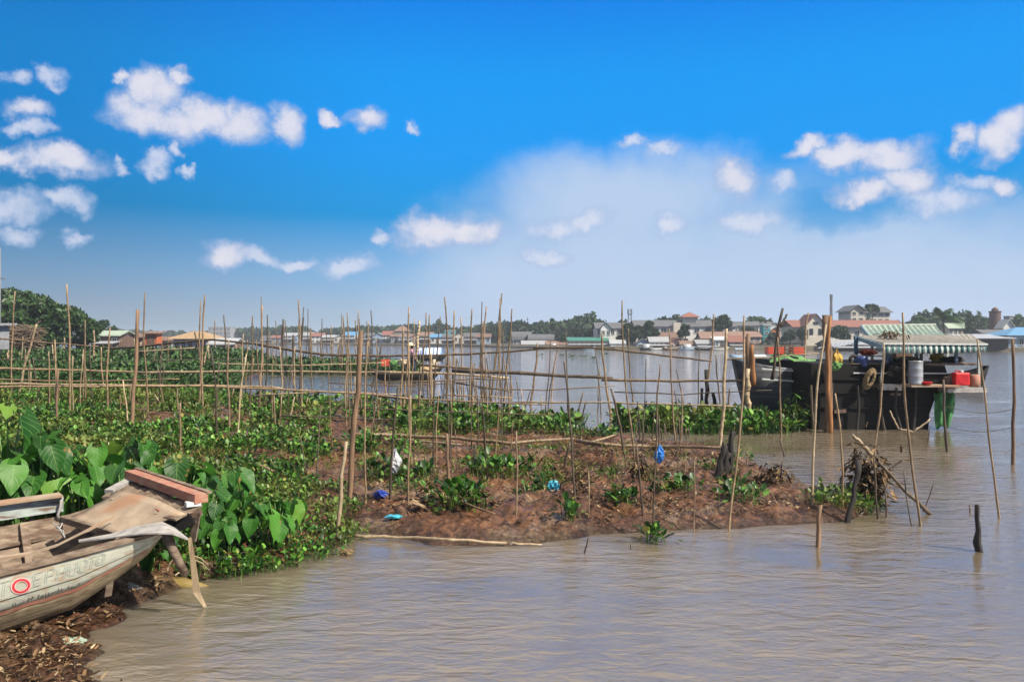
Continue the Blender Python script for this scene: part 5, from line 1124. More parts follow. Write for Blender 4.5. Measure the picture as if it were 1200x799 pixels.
# green tarp hanging
rows = []
for i in range(11):
    u = i/10; px = 1094+u*24; rows.append([W(px+1.2*math.sin(j*.8)+(.5-u)*9*max(0, j-3)/5, 459+j*6+2*math.sin(i+j), 22.05+.06*math.sin(i*1.3)+.05*math.sin(j*1.7+i)) for j in range(8)])
mb = MB(); mb.grid(rows, .01, (0, 1, 0)); tag(mb.build('green_tarp', M['greennet'], loc=rows[5][3], smooth=True), 'green tarp hanging under the right end of the black hull', 'tarp')
# rounded boat behind
root = thing('moored_boat', 'black boat with rounded stern showing right of the red jerrycan', 'boat', (X(1125, 40), 40, 0))
sampan(root, (X(1120, 40), 40.5, 0), 3.9, 1.5, .72, .45, M['blackwood'], R(3), stern=.5, cap='blackwood', draft=.3)
# little blue boats beyond the pillar
for px, D, m, lab in ((884, 60, 'trim', 'small white topped blue boat beyond the grey boat'), (868, 105, 'bluewall', 'small boat with blue hull left of the dark pillar')):
    root = thing('small_boat', lab, 'boat', (X(px, D), D, 0)); sampan(root, (X(px, D), D, 0), 2.4 if D < 80 else 3.4, .9, .5, .3, M['bluewall'], R(12), cap='trim')
    mb = MB(); 
    for sx in (-.4, .4):
        for sy in (-.3, .3): mb.box((X(px, D)+sx*1.5, D+sy, .8), (.05, .05, .9))
    mb.grid([[(X(px, D)-.8, D-.45, 1.25), (X(px, D)-.8, D, 1.38), (X(px, D)-.8, D+.45, 1.25)], [(X(px, D)+.8, D-.45, 1.25), (X(px, D)+.8, D, 1.38), (X(px, D)+.8, D+.45, 1.25)]], .03); part(mb, 'canopy', M[m], root)
# ------------------------------------------------------------------ buildings on the banks
def house(px0, px1, yb, yw, yr, D, wall, roof, kind, label, wins=(3, 1), depth=None, door=True, name='house', cat='house', over=.4, group='houses along the river banks', zb=None, porch=False):
    x0, x1 = X(px0, D), X(px1, D); zb = max(.3, H+(HY-yb)*D/F) if zb is None else zb; zw = H+(HY-yw)*D/F; zr = H+(HY-yr)*D/F; w = x1-x0; dp = depth or max(3, min(9, w*.8)); cx = (x0+x1)/2
    root = thing(name, label, cat, (cx, D+dp/2, zb), group)
    mb = MB(); mb.box((cx, D+dp/2, (zb+zw)/2), (w, dp, zw-zb))
    if kind == 'gy': mb.add([(x0, D, zw-.01), (x1, D, zw-.01), (cx, D, zr), (x0, D+dp, zw-.01), (x1, D+dp, zw-.01), (cx, D+dp, zr)], [(0, 1, 2), (5, 4, 3)])
    part(mb, 'wall', M[wall], root)
    mb = MB(); o = over; t = .14
    if kind == 'gx': mb.grid([[(x0-o, D-o, zw-.1), (x1+o, D-o, zw-.1)], [(x0-o, D+dp/2, zr), (x1+o, D+dp/2, zr)], [(x0-o, D+dp+o, zw-.1), (x1+o, D+dp+o, zw-.1)]], t); mb.add([(x0+.01, D, zw), (x0+.01, D+dp, zw), (x0+.01, D+dp/2, zr-t)], [(0, 1, 2)]); mb.add([(x1-.01, D, zw), (x1-.01, D+dp, zw), (x1-.01, D+dp/2, zr-t)], [(0, 1, 2)])
    elif kind == 'gy': mb.grid([[(x0-o, D-o, zw-.15), (x0-o, D+dp+o, zw-.15)], [(cx, D-o, zr+.1), (cx, D+dp+o, zr+.1)], [(x1+o, D-o, zw-.15), (x1+o, D+dp+o, zw-.15)]], t)
    elif kind == 'hip':
        r = min(dp/2, w*.35); P = [(x0-o, D-o, zw), (x1+o, D-o, zw), (x1+o, D+dp+o, zw), (x0-o, D+dp+o, zw), (x0+r, D+dp/2, zr), (x1-r, D+dp/2, zr)]
        mb.add(P, [(0, 1, 5, 4), (1, 2, 5), (2, 3, 4, 5), (3, 0, 4), (3, 2, 1, 0)])
    elif kind == 'shed': mb.grid([[(x0-o, D-o, zw), (x1+o, D-o, zw)], [(x0-o, D+dp+o, zr), (x1+o, D+dp+o, zr)]], t)
    elif kind == 'arch': mb.grid([[(x0-o, D+dp/2-(dp/2+o)*math.cos(a), zw+(zr-zw)*math.sin(a)), (x1+o, D+dp/2-(dp/2+o)*math.cos(a), zw+(zr-zw)*math.sin(a))] for a in [math.pi*k/8 for k in range(9)]], t)
    else: mb.box((cx, D+dp/2, zw+.12), (w+.3, dp+.3, .24))
    part(mb, 'roof', M[roof], root)
    nc, nrw = wins; hh = (zw-zb)/max(1, nrw)
    for r in range(nrw):
        for c in range(nc):
            xx = x0+w*(c+.5)/nc; zz = zb+hh*(r+.55); ww, wh = min(1.3, w/nc*.5), min(1.4, hh*.48)
            if door and r == 0 and c == nc//2:
                mb = MB(); mb.box((xx, D-.02, zb+min(2.1, hh*.75)/2), (min(1.2, w/nc*.6), .1, min(2.1, hh*.75))); part(mb, 'door', M['brownwall'], root); continue
            mb = MB(); mb.box((xx, D-.03, zz+wh/2), (ww+.2, .1, .1)); mb.box((xx, D-.05, zz-wh/2), (ww+.24, .16, .1)); mb.box((xx-ww/2-.05, D-.03, zz), (.1, .1, wh-.1)); mb.box((xx+ww/2+.05, D-.03, zz), (.1, .1, wh-.1)); mb.box((xx, D-.02, zz), (.06, .08, wh-.1))
            f = part(mb, 'window', M['trim'], root); mb = MB(); mb.box((xx, D-.003, zz), (ww, .04, wh)); mb.build('pane', M['glass'], f, loc=parent_world(f))
    if porch:
        mb = MB(); zp = zb+(zw-zb)*.62; mb.grid([[(x0-.3, D-2.2, zp-.3), (x1+.3, D-2.2, zp-.3)], [(x0-.3, D-.06, zp), (x1+.3, D-.06, zp)]], .08); part(mb, 'porch_roof', M['zinc'], root)
        for k in range(4): mb = MB(); xx = x0+w*(k+.02)/3.06; mb.box((xx, D-2.1, (max(-.3, zb-1)+zp-.35)/2), (.14, .14, zp-.35-max(-.3, zb-1))); part(mb, 'porch_post', M['brownwall'], root)
    return root
# left bank
house(-150, -34, 418, 366, 364, 84, 'white', 'zinc', 'shed', 'white corrugated shed behind the grey house at the far left', (0, 1), 9, False, 'shed', 'shed')
house(-110, -40, 410, 381, 377, 58, 'greywall', 'zinc', 'shed', 'grey plank house cut by the left edge, dark window', (5, 1), 5, False)
house(110, 139, 412, 392, 387, 118, 'brownwall', 'mintroof', 'gx', 'dark open shed with pale green roof right of the trees', (3, 1), 5, True, 'shed', 'shed', porch=True)
house(141, 166, 410, 394, 390, 125, 'brownwall', 'rust', 'gx', 'brown plank hut with rusty roof between green shed and orange hut', (2, 1), 5)
house(170, 184, 404, 390, 388, 108, 'orangewall', 'rust', 'shed', 'small bright orange box hut', (1, 1), 1.6, True, 'hut', 'hut')
house(203, 243, 414, 397, 388, 120, 'bluewall', 'thatch', 'hip', 'low house with broad thatched roof and blue walls', (5, 1), 6, over=.9)
house(244, 270, 402, 383.5, 383, 520, 'greywall', 'concrete', 'flat', 'distant grey flat block on the left skyline', (6, 4), 12, False, 'tower_block', 'building')
house(246, 272, 416, 402, 396, 112, 'brownwall', 'zinc', 'gx', 'low shack with zinc roof right of the thatched house', (3, 1), 5, porch=True)
house(186, 201, 412, 398, 394, 128, 'greywall', 'rust', 'gx', 'tiny grey shack between orange hut and thatched house', (1, 1), 4)
# zinc fence panels
D = 82; root = thing('zinc_fence', 'pale zinc sheet fence behind the far left plot', 'fence', (X(290, D), D, .4)); 
for i in range(4):
    mb = MB(); a, b = W(274+i*7.5, 420, D), W(281.3+i*7.5, 410+(i % 2), D); mb.box(((a.x+b.x)/2, D, (a.z+b.z)/2), (b.x-a.x, .05, b.z-a.z)); part(mb, 'sheet', M['zinc'], root)
mb = MB(); mb.bar(W(273, 412, D+.05), W(305, 412, D+.05), .06, .06); part(mb, 'fence_bar', M['bamboo'], root)
# brushwood
mb = MB(); D = 66
for i in range(330):
    px, py = rnd.uniform(10, 42), rnd.uniform(384, 406); a = W(px, py, D+rnd.uniform(-1, 1)); an = rnd.gauss(0, .6); l = rnd.uniform(.4, 1.1); mb.tube([a-Vector((math.cos(an)*l, rnd.uniform(-.3, .3), math.sin(an)*l*.7)), a+Vector((math.cos(an)*l, 0, math.sin(an)*l*.7))], rnd.uniform(.015, .04), 4, False)
tag(mb.build('brushwood_pile', M['boat_wood'], loc=W(26, 400, D)), 'stacked heap of brown brushwood beside the grey house', 'brushwood')
D = 62; mb = MB(); mb.tube([W(0, 420, D), W(0, 290, D)], [.09, .06], 8); root = thing('utility_pole', 'utility pole with crossarm at the top left edge', 'utility pole', (X(1, D), D, .3)); part(mb, 'shaft', M['steel'], root, True); mb = MB(); mb.bar(W(-10, 325, D), W(6, 327, D), .08, .08); part(mb, 'crossarm', M['steel'], root)

# right far bank: mansion with tower
house(699, 744, 408, 384, 377.5, 216, 'white', 'slate', 'gx', 'left wing of the long white mansion with low grey roof', (6, 2), 9, False, 'mansion_wing', 'building')
house(704, 716, 408, 385, 378, 213, 'white', 'slate', 'gy', 'small gabled bay in front of the left mansion wing', (2, 2), 2.6, False, 'gabled_bay', 'building')
mr = house(745, 862, 406, 382, 374.5, 214, 'white', 'slate', 'gx', 'long main block of the white mansion with dark grey roof', (9, 2), 11, False, 'mansion', 'building')
mb = MB(); x0, x1 = X(799, 219), X(816, 219); zt0, zt1 = H+(HY-382)*219/F, H+(HY-371.5)*219/F; mb.box(((x0+x1)/2, 219, (zt0+zt1)/2), (x1-x0, 3.6, zt1-zt0)); tw = part(mb, 'tower', M['cream'], mr)
mb = MB(); za = H+(HY-365.5)*219/F; cx = (x0+x1)/2; mb.add([(x0-.7, 216.4, zt1-.05), (x1+.7, 216.4, zt1-.05), (x1+.7, 221.6, zt1-.05), (x0-.7, 221.6, zt1-.05), (cx, 219, za)], [(0, 1, 4), (1, 2, 4), (2, 3, 4), (3, 0, 4), (3, 2, 1, 0)]); mb.build('tower_roof', M['tile'], tw, loc=parent_world(tw))
mb = MB(); a, b = W(789, 406, 212.5), W(797, 378, 212.5); mb.box(((a.x+b.x)/2, 213, (a.z+b.z)/2), (b.x-a.x, 2.0, b.z-a.z)); part(mb, 'stair_block', M['cream'], mr)
house(667, 714, 408, 399, 395, 207, 'pinkwall', 'greenroof', 'shed', 'long waterside market hall with green roof', (8, 1), 7, True, 'market_hall', 'hall', porch=True)
FARH = [
 (601, 622, 408, 398, 388.5, 262, 'greywall', 'slate', 'arch', 'dark round roofed hall left of the factory', (4, 1), {}),
 (620, 648, 408, 398, 391.5, 258, 'brownwall', 'slate', 'arch', 'second lower round roofed hall before the factory', (5, 1), {}),
 (634, 655, 406, 388, 386, 300, 'white', 'trim', 'flat', 'white flat roofed factory block with small roof boxes', (4, 2), dict(depth=12)),
 (655, 668, 406, 390, 389, 290, 'white', 'zinc', 'shed', 'smaller white annex right of the factory', (2, 2), {}),
 (670, 676, 404, 387, 385, 300, 'greywall', 'concrete', 'flat', 'narrow grey tower house above the trees left of the mansion', (1, 3), {}),
 (612, 640, 410, 403, 399, 244, 'brownwall', 'zinc', 'gx', 'low waterside shack below the round roofed halls', (5, 1), dict(porch=True)),
 (641, 664, 410, 403, 399.5, 238, 'pinkwall', 'rust', 'gx', 'pinkish waterside shack left of the market hall', (4, 1), dict(porch=True)),
 (716, 732, 410, 402, 398, 203, 'bluewall', 'zinc', 'gx', 'pale blue shack right of the market hall', (3, 1), dict(porch=True)),
 (746, 762, 410, 402, 397, 199, 'bluewall', 'slate', 'gy', 'blue gabled boathouse under the big dark trees', (2, 1), {}),
 (762, 783, 411, 400, 394.5, 197, 'white', 'zinc', 'gx', 'white waterside house with zinc roof below the mansion', (4, 1), dict(porch=True)),
 (768, 800, 402, 396, 389, 207, 'cream', 'rust', 'gx', 'cream house with long faded rusty roof behind the zinc roofed one', (4, 1), {}),
 (784, 797, 411, 402, 397, 196, 'pinkwall', 'tile', 'gy', 'little pink gabled house on the water', (2, 1), {}),
 (798, 816, 411, 403, 399, 195, 'greywall', 'rust', 'gx', 'grey stilt house with rusty roof below the stair block', (3, 1), dict(porch=True)),
 (817, 838, 411, 402, 398, 194, 'bluewall', 'zinc', 'gx', 'blue grey stilt house right of the rusty roofed one', (4, 1), dict(porch=True)),
 (822, 850, 403, 396, 388.5, 203, 'pinkwall', 'rust', 'gx', 'pink house with dull brown roof under the bare tree', (4, 1), {}),
 (838, 853, 411, 398, 394, 193, 'white', 'trim', 'shed', 'whitewashed stilt house left of the stout yellow pole', (3, 1), {}),
 (855, 872, 411, 400, 393, 192, 'brownwall', 'tile', 'gx', 'brown house with red roof between the pole pair', (3, 1), dict(porch=True)),
 (856, 892, 402, 394, 388, 204, 'pinkwall', 'rust', 'gx', 'long pinkish house with rust red roof behind the pillars', (5, 1), {}),
 (864, 890, 394, 381, 376.5, 232, 'cream', 'slate', 'gx', 'cream house with grey roof right of the bare tree', (4, 1), {}),
 (888, 916, 394, 383, 376.5, 236, 'greywall', 'slate', 'hip', 'grey hipped house behind the turquoise one', (4, 1), {}),
 (894.5, 902.5, 400, 381, 379.5, 206, 'tealwall', 'trim', 'flat', 'narrow turquoise house on the right far bank', (1, 3), {}),
 (904, 914, 398, 386, 382.5, 210, 'orangewall', 'trim', 'gy', 'small orange walled house right of the turquoise one', (1, 1), {}),
 (914, 932, 396, 384, 378, 226, 'white', 'slate', 'gx', 'white house with dark roof behind the forked branch', (3, 1), {}),
 (997, 1013, 392, 364, 357.5, 236, 'cream', 'slate', 'gy', 'left gabled part of the tall cream villa', (2, 4), dict(depth=9, over=.7)),
 (1006, 1043, 392, 365.5, 358.5, 241, 'cream', 'slate', 'gx', 'tall cream villa with dark roof and white balcony', (5, 4), dict(depth=10, over=.7)),
 (1112, 1133, 396, 384, 378.5, 205, 'cream', 'mintroof', 'gx', 'yellowish house with light green roof behind the palms', (4, 1), {}),
 (1176, 1188, 398, 384, 374.5, 196, 'white', 'trim', 'gy', 'white steep gabled house right of the brick tower', (1, 1), {}),
 (1183, 1194, 398, 371, 368, 250, 'greywall', 'concrete', 'flat', 'grey concrete block behind the blue roof', (3, 3), {}),
 (1192, 1230, 398, 378, 374, 240, 'white', 'zinc', 'shed', 'white block at the right edge behind the blue roof', (5, 2), {}),
 (1182, 1260, 410.5, 393, 383, 172, 'bluewall', 'blueroof', 'hip', 'pale blue waterside house with bright blue roof at right edge', (8, 1), dict(depth=9, over=1)),
 (1142, 1181, 411, 396, 391, 170, 'blackwood', 'zinc', 'shed', 'dark open waterside shed left of the blue roofed house', (0, 1), dict(depth=8, over=1.2)),
 (1152, 1183, 400, 390, 386, 186, 'greywall', 'slate', 'gx', 'grey roof long shed behind the dark waterside shed', (4, 1), {}),
 (1045, 1140, 411, 402, 397, 176, 'brownwall', 'rust', 'gx', 'long brown waterside row seen under the striped awning', (12, 1), dict(porch=True)),
 (975, 1042, 411, 403, 398, 178, 'brownwall', 'zinc', 'gx', 'brown waterside row seen under the side roof', (9, 1), dict(porch=True)),
]
for a in FARH: house(*a[:11], **a[11])
# red roofed villa with gable front
vr = house(931, 1058, 402, 382.5, 374.5, 198, 'cream', 'tile', 'gx', 'long cream villa with red tiled roof and white gable', (13, 1), 9, True, 'villa', 'building', over=.8)
x0, x1 = X(945, 195), X(967, 195); zb_, zw_, zr_ = 1, H+(HY-381)*195/F, H+(HY-368)*195/F; cx = (x0+x1)/2
mb = MB(); mb.box((cx, 197, (zb_+zw_)/2), (x1-x0, 4, zw_-zb_)); mb.add([(x0, 195, zw_-.01), (x1, 195, zw_-.01), (cx, 195, zr_)], [(0, 1, 2)]); gw = part(mb, 'gable_front', M['cream'], vr)
mb = MB(); mb.grid([[(x0-.5, 194.5, zw_-.2), (x0-.5, 203, zw_-.2)], [(cx, 194.5, zr_+.12), (cx, 203, zr_+.12)], [(x1+.5, 194.5, zw_-.2), (x1+.5, 203, zw_-.2)]], .18); mb.build('gable_roof', M['tile'], gw, loc=parent_world(gw))
mb = MB(); mb.box((cx, 194.96, zw_+.5), (1.2, .1, .7)); mb.build('vent', M['glass'], gw, loc=parent_world(gw))
for k in range(2): mb = MB(); mb.box((cx-1.1+2.2*k, 194.96, zw_-1.6), (.9, .1, 1.5)); mb.build('window', M['glass'], gw, loc=parent_world(gw))
# far left shore row
cw = [('white', 'slate'), ('greywall', 'tile'), ('cream', 'zinc'), ('bluewall', 'slate'), ('pinkwall', 'zinc'), ('white', 'tile'), ('brownwall', 'zinc'), ('cream', 'rust'), ('greywall', 'blueroof'), ('white', 'zinc'), ('brownwall', 'slate'), ('bluewall', 'zinc'), ('cream', 'tile'), ('greywall', 'rust'), ('white', 'rust'), ('pinkwall', 'tile'), ('brownwall', 'rust'), ('white', 'blueroof'), ('greywall', 'slate'), ('cream', 'slate'), ('pinkwall', 'slate'), ('bluewall', 'rust')]
nmw = {'white': 'white', 'greywall': 'grey', 'cream': 'cream', 'bluewall': 'blue', 'pinkwall': 'pink', 'brownwall': 'brown'}; nmr = {'slate': 'dark grey', 'tile': 'red tiled', 'zinc': 'zinc', 'rust': 'rusty', 'blueroof': 'blue'}
px = 306
for i, (a, b) in enumerate(cw):
    wpx = rnd.uniform(10, 19); D = Dbank(px)+rnd.uniform(4, 9); k = ('gx', 'gx', 'shed', 'gy')[i % 4]; hgt = rnd.uniform(3.4, 5.6); z0 = 1.0; yb = HY+(H-z0)*F/D; yw = HY+(H-z0-hgt*.68)*F/D; yr = HY+(H-z0-hgt)*F/D
    house(px, px+wpx, yb, yw, yr, D, a, b, k, f'{nmw[a]} walled house with {nmr[b]} roof on the far shore left of the halls', (3, 1 if hgt < 4.8 else 2), porch=i % 2 == 0, zb=z0); px += wpx*.82
house(521, 533, 400, 387.5, 386.5, 320, 'tealwall', 'trim', 'flat', 'bright turquoise block on the far shore above dark trees', (2, 2), 5, False)
house(462, 478, 404, 388, 382, 352, 'redbrick', 'rust', 'hip', 'dull red domed roof hall above the sampan', (5, 2), 10, False, 'hall', 'hall')
# towers and masts
D = 210; root = thing('brick_tower', 'dark brick tower with small turret on the right skyline', 'tower', (X(1166, D), D, .9)); s_ = 4/F*D/4
mb = MB(); mb.lathe((X(1166, D), D, 0), [(1.6, .9), (1.35, H+(HY-366)*D/F), (1.55, H+(HY-365.6)*D/F), (1.55, H+(HY-364.6)*D/F)], 14); part(mb, 'shaft', M['redbrick'], root)
mb = MB(); mb.lathe((X(1166, D), D, 0), [(.9, H+(HY-364.6)*D/F), (.8, H+(HY-362)*D/F), (.2, H+(HY-360)*D/F)], 10); part(mb, 'turret', M['redbrick'], root)
def mast(px, yt, D, lab, w=.5, lattice=True):
    zt = H+(HY-yt)*D/F; root = thing('mast', lab, 'mast', (X(px, D), D, .9), 'masts on the skyline'); mb = MB(); x = X(px, D)
    if lattice:
        n = int((zt-.9)/1.2)
        for sx, sy in ((-1, -1), (1, -1), (1, 1), (-1, 1)): mb.bar((x+sx*w, D+sy*w, .9), (x+sx*w*.5, D+sy*w*.5, zt), .16, .16)
        for k in range(n):
            q = w*(1-.5*k/n); z = .9+(zt-.9)*k/n; z2 = .9+(zt-.9)*(k+1)/n; mb.bar((x-q, D-q, z), (x+q, D-q, z2), .09, .09); mb.bar((x+q, D-q, z), (x-q, D-q, z2), .09, .09)
        part(mb, 'lattice', M['steel'], root)
        mb = MB()
        for sx in (-1, 1): mb.box((x+sx*w*.8, D, zt-.8), (.25, .3, 1.6))
        mb.box((x, D, zt-1.6), (w*2, w*2, .12)); part(mb, 'antenna', M['steel'], root)
    else:
        mb.tube([(x, D, .9), (x, D, zt)], [.22, .1], 6); part(mb, 'shaft', M['steel'], root); mb = MB(); mb.box((x, D, zt-1.2), (.7, .2, .5)); part(mb, 'antenna', M['steel'], root)
mast(738, 362, 260, 'lattice mast above the left mansion wing', .8); mast(974, 345, 230, 'tall dark lattice mast behind the red roofed villa', .32)
mast(618, 371, 320, 'thin pole mast above the round roofed hall', lattice=False); mast(645.5, 372, 330, 'thin pole mast above the white factory', lattice=False); mast(667, 374, 330, 'thin pole mast right of the white factory', lattice=False)
# small boats along the far bank
for i, (px, D, m) in enumerate([(648, 236, 'trim'), (667, 232, 'brownwall'), (690, 200, 'bluewall'), (757, 192, 'blackwood'), (771, 190, 'trim'), (786, 189, 'brownwall'), (805, 188, 'bluewall'), (824, 187, 'blackwood'), (843, 187, 'trim'), (480, 318, 'blackwood'), (385, 372, 'blackwood')]):
    labs = ['pale boat moored before the pink shack', 'brown boat moored at the market hall left end', 'blue boat moored before the market hall', 'black boat under the blue gabled boathouse', 'white boat before the zinc roofed white house', 'brown boat before the little pink gabled house', 'blue boat before the rusty roofed stilt house', 'black boat before the blue grey stilt house', 'white boat before the whitewashed stilt house', 'black boat on far water behind the moored sampan', 'black boat on the far water left of the thickest post']
    root = thing('river_boat', labs[i], 'boat', (X(px, D), D, 0), 'boats moored along the far bank'); sampan(root, (X(px, D), D, 0), rnd.uniform(2.8, 4.6), 1.2, .55, .4, M[m], rnd.uniform(-.2, .2), cap='trim' if i % 2 else 'boat_wood')
    if i % 3 == 0: mb = MB(); x = X(px, D); mb.grid([[(x-.9+1.8*q, D-.6*math.cos(a), .5+1.0*math.sin(a)) for a in [math.pi*k/6 for k in range(7)]] for q in (0, .5, 1)], .05); part(mb, 'cover', M['zinc'], root, True)
for i, (px, py) in enumerate([(660, 416.5), (684, 418.5), (671, 418), (697, 420), (632, 416), (709, 415.5)]):
    D = G2D(py, 0); x = X(px, D); n = 26; b = np.stack([x+nr.normal(0, .45, n), D+nr.normal(0, .7, n), np.zeros(n)], 1)
    V, lo, st, tt = leaves(b, nr.uniform(0, 6.28, n), nr.uniform(.4, 1.3, n), nr.uniform(.15, .3, n), nr.uniform(.03, .12, n), nr.uniform(.2, 1, n))
    tag(npmesh('floating_weed', V, lo, st, tt, M['hyacinth_far'], loc=(x, D, 0)), 'small dark raft of weed drifting on the open river', 'drifting weed', 'weed rafts drifting on the river')

# ------------------------------------------------------------------ trees
def crown(lobes, n, size, m, name, root):
    P = np.array([l[:3] for l in lobes]); Rr = np.array([l[3] for l in lobes]); pr = Rr**2/np.sum(Rr**2); k = nr.choice(len(lobes), n, p=pr)
    d = nr.normal(0, 1, (n, 3)); d /= np.linalg.norm(d, axis=1)[:, None]; r = Rr[k]*np.cbrt(nr.uniform(.25, 1.12, n)); c = P[k]+d*r[:, None]*np.array([1, 1, .8])
    u = nr.normal(0, 1, (n, 3))+d*.2; u /= np.linalg.norm(u, axis=1)[:, None]; v = np.cross(u, d+nr.normal(0, .5, (n, 3))); v /= np.linalg.norm(v, axis=1)[:, None]+1e-6
    s = size*nr.uniform(.55, 1.35, n)[:, None]; V = np.stack([c-u*s, c+v*s*.5, c+u*s, c-v*s*.5], 1).reshape(-1, 3)
    o = npmesh(name, V, np.arange(4*n), np.arange(n)*4, np.full(n, 4), M[m], loc=parent_world(root)); o.parent = root; o.location = (0, 0, 0); return o
def tree(px, yb, yt, wpx, D, label, n=1400, leaf=.35, m='tree_dark', lob=9, trunkvis=.25, group='trees on the river banks'):
    x = X(px, D); z0 = max(.5, H+(HY-yb)*D/F); zt = H+(HY-yt)*D/F; hh = zt-z0; w = wpx*D/F; root = thing('tree', label, 'tree', (x, D, z0), group)
    mb = MB(); top = Vector((x+rnd.uniform(-.1, .1)*w, D, z0+hh*.6)); r = max(.12, hh*.03); mb.tube([(x, D, z0-.3), Vector((x, D, z0)).lerp(top, .5)+Vector((.05*w, 0, 0)), top], [r*1.3, r, r*.5], 7); lobes = []
    for i in range(lob):
        a = rnd.uniform(0, 6.28); q = rnd.uniform(.15, .42); zz = z0+hh*rnd.uniform(trunkvis+.1, .84); f = 1-.6*max(0, (zz-z0)/hh-.55)
        c = Vector((x+math.cos(a)*q*w*f, D+math.sin(a)*q*w*f*.8, zz)); lobes.append((*c, min(w, hh)*rnd.uniform(.15, .25))); st = Vector((x, D, z0)).lerp(top, rnd.uniform(.45, .9)); mb.tube([st, st.lerp(c, .6)+Vector((0, 0, .03*hh)), c], [r*.45, r*.3, r*.12], 5, False)
    lobes.append((x, D, zt-.16*hh, .17*min(w, hh)+.02*hh)); part(mb, 'trunk', M['bark'], root, True); crown(lobes, n, leaf, m, 'crown', root); return root
tree(12, 412, 338, 92, 92, 'largest dark green tree behind the white shed', 8500, .36, 'tree', 24, .05)
tree(50, 412, 346, 66, 88, 'bushy tree right of the largest one, above the brushwood', 7000, .33, 'tree', 20, .0)
tree(80, 412, 357, 48, 90, 'tree behind the tallest thin pole', 5000, .32, 'tree', 16, .0)
tree(99, 413, 371, 34, 96, 'lower tree at the right slope of the left grove', 3200, .32, 'tree', 12, .0)
tree(122, 408, 374, 26, 150, 'hazy tree behind the green roofed shed', 1500, .45, 'tree_dark', 9)
tree(108, 411, 377, 18, 120, 'small tree between grove and green roofed shed', 1200, .36, 'tree', 8)
TR = [(735, 408, 378, 22, 206, 'left of the three big dark trees before the mansion', 1700), (748, 408, 381, 20, 205, 'middle of the three big dark trees before the mansion', 1500), (761, 408, 374, 22, 206, 'tallest of the three big dark trees before the mansion', 1900),
 (802, 402, 378.5, 14, 204, 'dark tree before the mansion stair block', 1100), (846, 394, 369, 21, 212, 'loose crowned tree at the right end of the mansion', 900), (876, 396, 383, 18, 220, 'low round tree behind the long pinkish house', 700), (907, 400, 391, 14, 202, 'low tree below the orange walled house', 600), (925, 404, 387, 20, 190, 'dark bush tree left of the villa gable', 1000), (940, 404, 384, 16, 190, 'dark tree before the villa gable', 900),
 (983, 402, 382, 22, 188, 'round dark tree before the villa right half', 1500), (1022, 372, 356.5, 16, 232, 'tree crown rising behind the tall cream villa roof', 700), (678, 402, 385.5, 16, 225, 'tree left of the market hall roof', 900), (692, 402, 386, 14, 226, 'tree above the middle of the market hall roof', 800), (661, 402, 391, 10, 240, 'small tree right of the white factory', 500), (1030, 396, 389, 18, 184, 'low dark tree behind the mint roof', 500), (1146, 396, 384, 18, 200, 'low tree right of the conifer', 600), (712, 398, 379.5, 9, 222, 'thin tree at the left end of the mansion', 500),
 (312, 404, 385, 16, 440, 'far tree behind the first shore houses at left', 350), (365, 402, 386, 14, 420, 'far round tree left of the thickest post', 350), (382, 402, 384.5, 12, 410, 'far umbrella shaped tree left of the thickest post', 350), (400, 402, 386.5, 26, 400, 'broad far tree above the fish fence', 600), (420, 402, 385, 24, 390, 'broad far tree behind the thickest post', 600), (440, 402, 387, 22, 380, 'far tree left of the dull red hall', 500), (492, 402, 388, 20, 345, 'far tree right of the dull red hall', 500), (512, 402, 388, 22, 335, 'far dark tree left of the turquoise block', 600), (545, 402, 388, 22, 310, 'far dark tree right of the turquoise block', 600), (562, 402, 387, 16, 300, 'far tree in front of the centre thicket', 500), (583, 402, 385, 16, 290, 'far bushy tree at the thicket right end', 500), (597, 402, 389, 14, 275, 'far low tree left of the round roofed halls', 400), (290, 402, 388, 20, 460, 'far tree right of the grey block', 400), (340, 402, 389, 18, 430, 'far tree among the first shore houses', 400)]
for px, yb, yt, w_, D, lab, n in TR: tree(px, yb, yt, w_, D, lab, n, .3+.0011*D)
# conifer
D = 200; root = thing('conifer', 'dark narrow conifer left of the brick tower', 'tree', (X(1136, D), D, 1), 'trees on the river banks'); mb = MB(); x = X(1136, D); zt = H+(HY-366)*D/F; mb.tube([(x, D, .8), (x, D, zt)], [.25, .05], 6); part(mb, 'trunk', M['bark'], root)
crown([(x+rnd.uniform(-.2, .2), D, 2.2+(zt-2.4)*k/8, 1.5*(1-k/9.5)+.25) for k in range(9)], 1500, .3, 'tree_dark', 'crown', root)
def palm(px, yt, wpx, D, label, nf=20):
    x = X(px, D); zt = H+(HY-yt)*D/F; w = wpx*D/F; zc = zt-w*.28; root = thing('palm_tree', label, 'tree', (x, D, 1), 'trees on the river banks'); mb = MB(); mb.tube([(x, D, .7), (x+.2, D, zc*.6), (x, D, zc)], [.3, .22, .2], 8); part(mb, 'trunk', M['bark'], root, True); mb = MB()
    for i in range(nf):
        az = i*2.4; el = .15+1.15*((i*7) % nf)/nf; L = w*.55; pts = []
        for k in range(9):
            t = k/8; pts.append(Vector((x, D, zc))+Vector((math.cos(az)*math.cos(el)*t*L, math.sin(az)*math.cos(el)*t*L, math.sin(el)*t*L-.55*t*t*L*(.5+.5*math.cos(el)))))
        for k in range(8):
            a, b = pts[k], pts[k+1]; d = (b-a).normalized(); s = d.cross(Vector((0, 0, 1))).normalized(); ll = L*.34*math.sin(math.pi*(.12+.8*k/8))
            for sg in (-1, 1):
                for q in (0, .33, .66):
                    p = a.lerp(b, q); mb.add([p, p+d*L*.03, p+s*sg*ll+d*ll*.5-Vector((0, 0, ll*.35))], [(0, 1, 2)])
    part(mb, 'crown', M['palm'], root); return root
